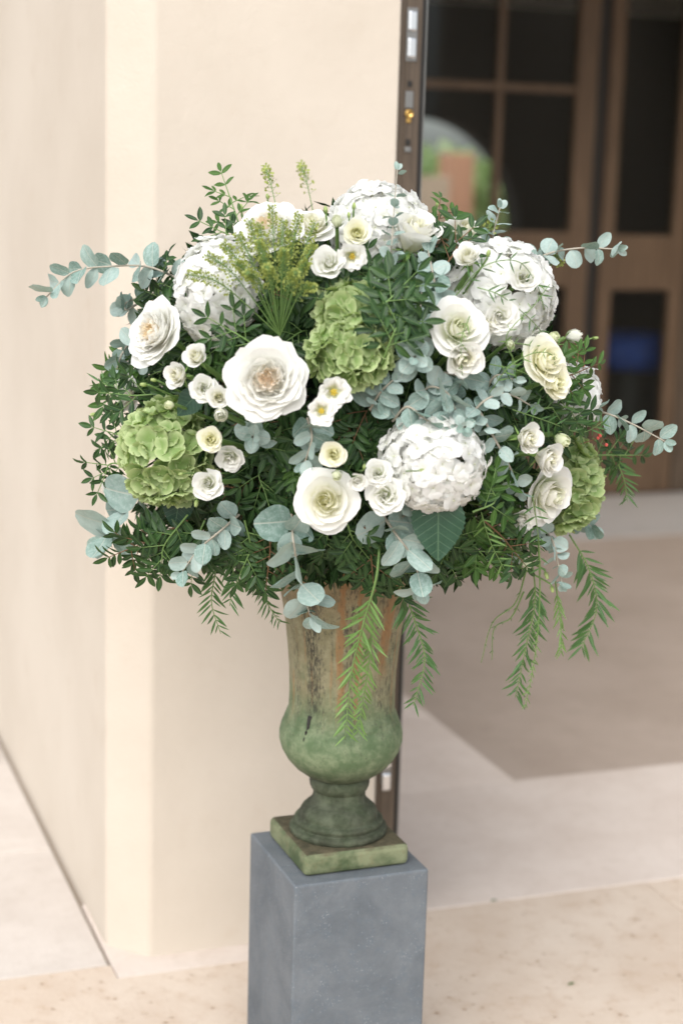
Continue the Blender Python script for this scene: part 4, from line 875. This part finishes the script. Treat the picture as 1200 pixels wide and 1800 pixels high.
vine([(905, 640, -.37), (890, 590, -.40), (935, 540, -.40), (965, 500, -.34)], 'looping thin vine over the right part of the large hydrangea', 7, 18, mats='pepper2')
vine([(860, 690, -.36), (900, 640, -.38), (960, 620, -.36), (1020, 668, -.26)], 'thin arching vine across the cream roses at the right', 9, 22, mats='pepper2')
def berries(P, label):
    pts = [pt(a, b, 0, c) for a, b, c in P]; T = empty('berry_twig', Matrix.Translation(pts[0])); tag(T, label, 'berry twig', 'pink berry twigs')
    ob('stem', MB().tube([q - pts[0] for q in smooth_pts(pts, 8)], .0009, .0006, 5).build('stem', M['stem_r']), T)
    me = lathe([(0, -.0034), (.0022, -.0026), (.0034, 0), (.0022, .0026), (0, .0034)], M['berry'], 'berry', 12)
    for q in pts[1:]: ob('berry', me, T, Matrix.Translation(q - pts[0]) @ Matrix.Scale(random.uniform(.8, 1.15), 4))
berries([(975, 600, -.2), (1000, 622, -.18), (1010, 632, -.18), (1024, 642, -.17)], 'twig of tiny pink berries at the right rim under the small white bloom')
berries([(1020, 780, -.16), (1050, 770, -.15), (1054, 765, -.15), (1065, 782, -.15)], 'twig of tiny pink berries at the right rim beside the green frond')

# --- yellow-green seed sprays
def raceme(b_s, b_p, P, n, seed, mm, spread=14, sz=4.5):
    rnd = random.Random(seed); pts = smooth_pts(P, 24); b_s.tube(pts, .0011, .0006, 4)
    disc = [(0, 0, 0), (.5, .35, .08), (.42, .95, .08), (0, 1.1, 0), (-.42, .95, .08), (-.5, .35, .08)]
    for i in range(n):
        t = .38 + .62 * (i / n) ** .85; k = min(23, int(t * 24)); p = pts[k].lerp(pts[k + 1], t * 24 - k); d = (pts[k + 1] - pts[k]).normalized()
        a = i * 2.4; s1 = d.cross(Vector((0, -1, .2))).normalized(); s2 = d.cross(s1); o = (s1 * math.cos(a) + s2 * math.sin(a) + d * .55).normalized()
        q = p + o * spread * mm * (1.15 - .75 * t) * rnd.uniform(.6, 1.1); b_s.tube([p, q], .0004, .0003, 3)
        z = sz * mm * rnd.uniform(.8, 1.15); nn = Vector((rnd.uniform(-1, 1), rnd.uniform(-1.2, .2), rnd.uniform(-.6, 1)))
        b_p.add(disc, [(0, 1, 2, 3), (0, 3, 4, 5)], frame(q, o, nn, z, z, z), [(.5, 0), (1, .3), (1, .8), (.5, 1), (0, .8), (0, .3)])
def seedbunch(base, tips, label, n=120):
    T = empty('seed_spray', Matrix.Translation(base)); tag(T, label, 'seed spray', 'yellow-green seed sprays')
    for i, (x, y, dy) in enumerate(tips):
        tp = pt(x, y, 0, dy - (.06 if len(tips) > 3 else 0)) - base; s, p = MB(), MB(); bend = Vector((tp.x * .12, -.02, .03))
        raceme(s, p, [Vector((0, 0, 0)), tp * .5 + bend, tp], n, 300 + i, MMPX(base))
        o = ob('branch', s.build('branch', M['stem_g']), T); q = ob('seed_pods', p.build('seed_pods', M['seed'], False), o); q['kind'] = 'stuff'
seedbunch(pt(492, 590, 0, -.36), [(330, 482, -.34), (364, 448, -.34), (392, 428, -.32), (438, 388, -.30), (478, 362, -.28), (512, 410, -.30), (553, 392, -.27), (415, 462, -.36), (455, 425, -.35), (500, 440, -.36), (540, 460, -.35), (455, 395, -.31), (525, 378, -.29), (498, 388, -.30), (418, 412, -.32), (552, 430, -.31), (470, 470, -.39), (520, 480, -.39), (435, 480, -.38), (550, 505, -.38)], 'bushy bunch of yellow-green seed sprays at the upper left')
seedbunch(pt(500, 430, 0, -.06), [(466, 293, .10)], 'tall seed spray rising behind the top left, left of two', 70)
seedbunch(pt(560, 420, 0, .10), [(528, 288, .24)], 'blurred tall seed spray rising behind the top, right of two', 70)
seedbunch(pt(840, 470, 0, -.05), [(868, 395, -.02)], 'short seed spray beside the eucalyptus tip at the top right', 60)
seedbunch(pt(955, 500, 0, .0), [(982, 462, .0)], 'short seed spray below the upper right eucalyptus branch', 50)

# --- dark green leaf sprays: hand-placed ones that shape the outline
def W(*q): return [pt(a, b, 0, c) for a, b, c in q]
for P, lab, n, lf_, L, mt in [
    (W((425, 410, -.10), (412, 370, -.08), (400, 335, -.06)), 'upright leafy twig at the top left against the cream wall', 3, 5, .028, 'lent2'),
    (W((430, 440, -.14), (405, 415, -.13), (385, 405, -.13)), 'short dark leafy twig above the upper left hydrangea', 3, 5, .030, 'lent'),
    (W((455, 612, -.37), (425, 592, -.38), (400, 578, -.38)), 'leafy twig lying over the upper left hydrangea below the seed sprays', 3, 5, .032, 'lent'),
    (W((300, 690, -.24), (240, 695, -.22), (200, 692, -.20)), 'dark leafy twig at the far left rim above the green hydrangea', 4, 5, .036, 'lent'),
    (W((260, 760, -.18), (215, 765, -.16), (195, 760, -.15)), 'dark leafy twig at the far left beside the green hydrangea', 3, 5, .034, 'lent'),
    (W((230, 820, -.16), (195, 815, -.15), (185, 835, -.15)), 'short leafy twig at the lower left edge of the green hydrangea', 4, 5, .028, 'lent'),
    (W((330, 915, -.28), (270, 947, -.26), (222, 967, -.25)), 'dark leaf spray hanging lowest at the far left', 7, 7, .036, 'lent'),
    (W((330, 905, -.30), (290, 957, -.28), (285, 987, -.27)), 'dark leaf spray hanging at the lower left, second from the left', 6, 7, .036, 'lent'),
    (W((360, 915, -.30), (345, 952, -.29), (340, 992, -.28)), 'dark leaf spray hanging at the lower left behind the pale eucalyptus', 6, 7, .034, 'lent'),
    (W((430, 915, -.34), (440, 962, -.32), (425, 1002, -.31)), 'dark leaf spray hanging left of the urn', 7, 7, .034, 'lent'),
    (W((470, 915, -.35), (475, 962, -.33), (470, 1012, -.31)), 'dark leaf spray hanging over the left edge of the urn', 7, 7, .034, 'lent'),
    (W((570, 915, -.39), (575, 942, -.37), (570, 962, -.35)), 'dark leaf spray hanging over the middle of the urn rim', 6, 7, .032, 'lent'),
    (W((610, 920, -.39), (620, 947, -.37), (640, 972, -.35)), 'dark leaf spray over the urn rim left of the long frond', 6, 7, .032, 'lent'),
    (W((640, 925, -.38), (650, 962, -.35), (655, 1012, -.33)), 'dark leaf spray behind the long frond at the urn rim', 6, 7, .032, 'lent'),
    (W((690, 932, -.36), (690, 982, -.33), (700, 1022, -.31)), 'dark leaf spray over the right edge of the urn', 6, 7, .034, 'lent'),
    (W((760, 932, -.34), (775, 962, -.32), (790, 992, -.30)), 'dark leaf spray hanging below the broad dark leaf', 6, 7, .034, 'lent'),
    (W((800, 932, -.32), (825, 952, -.30), (852, 980, -.29)), 'dark leaf spray hanging right of the broad dark leaf', 6, 7, .034, 'lent2'),
    (W((850, 915, -.33), (880, 942, -.3), (905, 972, -.28)), 'dark leaf spray hanging at the lower right below the lisianthus', 6, 7, .034, 'lent'),
    (W((960, 670, -.30), (1000, 660, -.26), (1030, 648, -.22)), 'small leafy twig at the right rim below the berries', 5, 5, .030, 'lent2'),
    (W((940, 720, -.32), (985, 715, -.28), (1020, 720, -.24)), 'leafy twig at the right rim in front of the half hidden hydrangea', 6, 5, .036, 'lent'),
    (W((1030, 800, -.1), (1070, 800, -.06), (1105, 800, -.04)), 'leafy twig reaching right beside the bright green hydrangea', 5, 5, .036, 'lent'),
    (W((650, 530, -.36), (662, 500, -.35), (655, 470, -.34)), 'dark leafy twig rising left of the upright eucalyptus', 3, 5, .036, 'lent'),
    (W((600, 545, -.38), (590, 515, -.38), (580, 490, -.36)), 'dark leafy twig rising beside the seed sprays', 3, 5, .036, 'lent'),
    (W((640, 560, -.43), (680, 530, -.44), (710, 500, -.43)), 'leafy twig over the right of the upper green hydrangea', 6, 5, .040, 'lent'),
    (W((670, 640, -.43), (690, 590, -.45), (705, 560, -.44)), 'leafy twig right of the middle green hydrangeas', 6, 5, .040, 'lent'),
    (W((780, 470, -.3), (800, 440, -.28), (800, 415, -.26)), 'dark leafy twig beside the cream spray rose at the upper right', 5, 5, .036, 'lent'),
    (W((760, 420, -.2), (770, 390, -.16), (772, 365, -.12)), 'leafy tip at the top right against the dark glass', 4, 5, .03, 'lent2'),
    (W((830, 900, -.38), (870, 880, -.37), (850, 840, -.38)), 'bright green leafy twig right of the lower white hydrangea', 5, 5, .034, 'lent2'),
]: leaf_spray(P, lab, n, lf_, L, mt)

# --- dark green leaf sprays that fill the dome between the flowers, named by their neighbours
def blocked(x, y, k=1.): return any(math.hypot(x - a, y - b) < r * k + 12 for a, b, r, _ in LANDMARKS)
used_labels = set(); placed = []
def where(x, y):
    c = sorted((math.hypot(x - a, y - b) - r, a, b, s) for a, b, r, s in LANDMARKS if s)
    out = []
    for d, a, b, s in c[:5]:
        dx, dy = x - a, y - b
        out.append(('left of' if dx < 0 else 'right of') + ' ' + s if abs(dx) > abs(dy) * 1.3 else ('above' if dy < 0 else 'below') + ' ' + s)
    for i in range(5):
        l = 'dark leaf spray ' + out[i]
        if l not in used_labels: used_labels.add(l); return l
    for i in range(4):
        l = 'dark leaf spray ' + out[i] + ' and ' + out[i + 1]
        if l not in used_labels and len(l.split()) <= 16: used_labels.add(l); return l
    return None
rnd = random.Random(5); tries = 0
while len(placed) < 105 and tries < 6000:
    tries += 1; x, y = rnd.uniform(190, 1040), rnd.uniform(400, 985)
    p, hit = ell_hit(x, y, .885)
    if not hit or blocked(x, y) or any(math.hypot(x - a, y - b) < 30 for a, b in placed): continue
    l = where(x, y)
    if not l: continue
    placed.append((x, y)); n_ = nrm(p); tang = (upv * rnd.uniform(-.9, .5) + right * rnd.uniform(-.8, .8)); tang = (tang - n_ * tang.dot(n_)).normalized()
    tip = p + n_ * rnd.uniform(-.015, .02) + tang * .03; b = p - n_ * .07 - tang * .03
    leaf_spray([b, b.lerp(tip, .55) + n_ * .02, tip], l, 5, 7, rnd.uniform(.030, .039), 'lent' if rnd.random() < .75 else 'lent2', droop=.15)

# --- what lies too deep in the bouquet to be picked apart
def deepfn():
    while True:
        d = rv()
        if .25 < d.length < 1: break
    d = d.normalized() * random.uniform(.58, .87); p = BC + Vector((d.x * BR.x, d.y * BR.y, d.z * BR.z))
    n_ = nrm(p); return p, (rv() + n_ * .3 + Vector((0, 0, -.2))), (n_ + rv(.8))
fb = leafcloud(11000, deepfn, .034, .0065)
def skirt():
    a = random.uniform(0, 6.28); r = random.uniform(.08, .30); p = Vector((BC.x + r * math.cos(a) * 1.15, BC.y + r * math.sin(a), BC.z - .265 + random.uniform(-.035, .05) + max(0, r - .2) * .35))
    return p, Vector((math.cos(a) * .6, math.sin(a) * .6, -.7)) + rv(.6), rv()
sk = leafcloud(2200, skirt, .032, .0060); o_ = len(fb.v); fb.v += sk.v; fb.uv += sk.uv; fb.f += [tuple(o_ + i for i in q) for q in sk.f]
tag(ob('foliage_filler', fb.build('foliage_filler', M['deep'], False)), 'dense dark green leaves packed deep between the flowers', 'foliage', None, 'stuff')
core = lathe([(0, .50), (.06, .49), (.12, .44), (.16, .34), (.17, .22), (.14, .12), (.098, .05), (.092, -.02), (0, -.02)], M['foam'], 'floral_foam', 24)
tag(ob('floral_foam', core, None, Matrix.Translation(PC + Vector((0, 0, ZP + .51)))), 'dark block of floral foam inside the bouquet above the urn', 'floral foam')
# fallen leaf scraps on the paving
for px, py, l in ((862, 1584, 'small green leaf scrap on the pale strip'), (997, 1731, 'small green leaf scrap on the rough sandstone')):
    d = ray(px, py); p = CAM + d * ((.003 - CAM_H) / d.z)
    tag(ob('fallen_leaf', LEN2[0], None, frame(p, Vector((.8, .4, .12)), Vector((0, -.2, 1)), .018, .018, .018)), l, 'leaf')
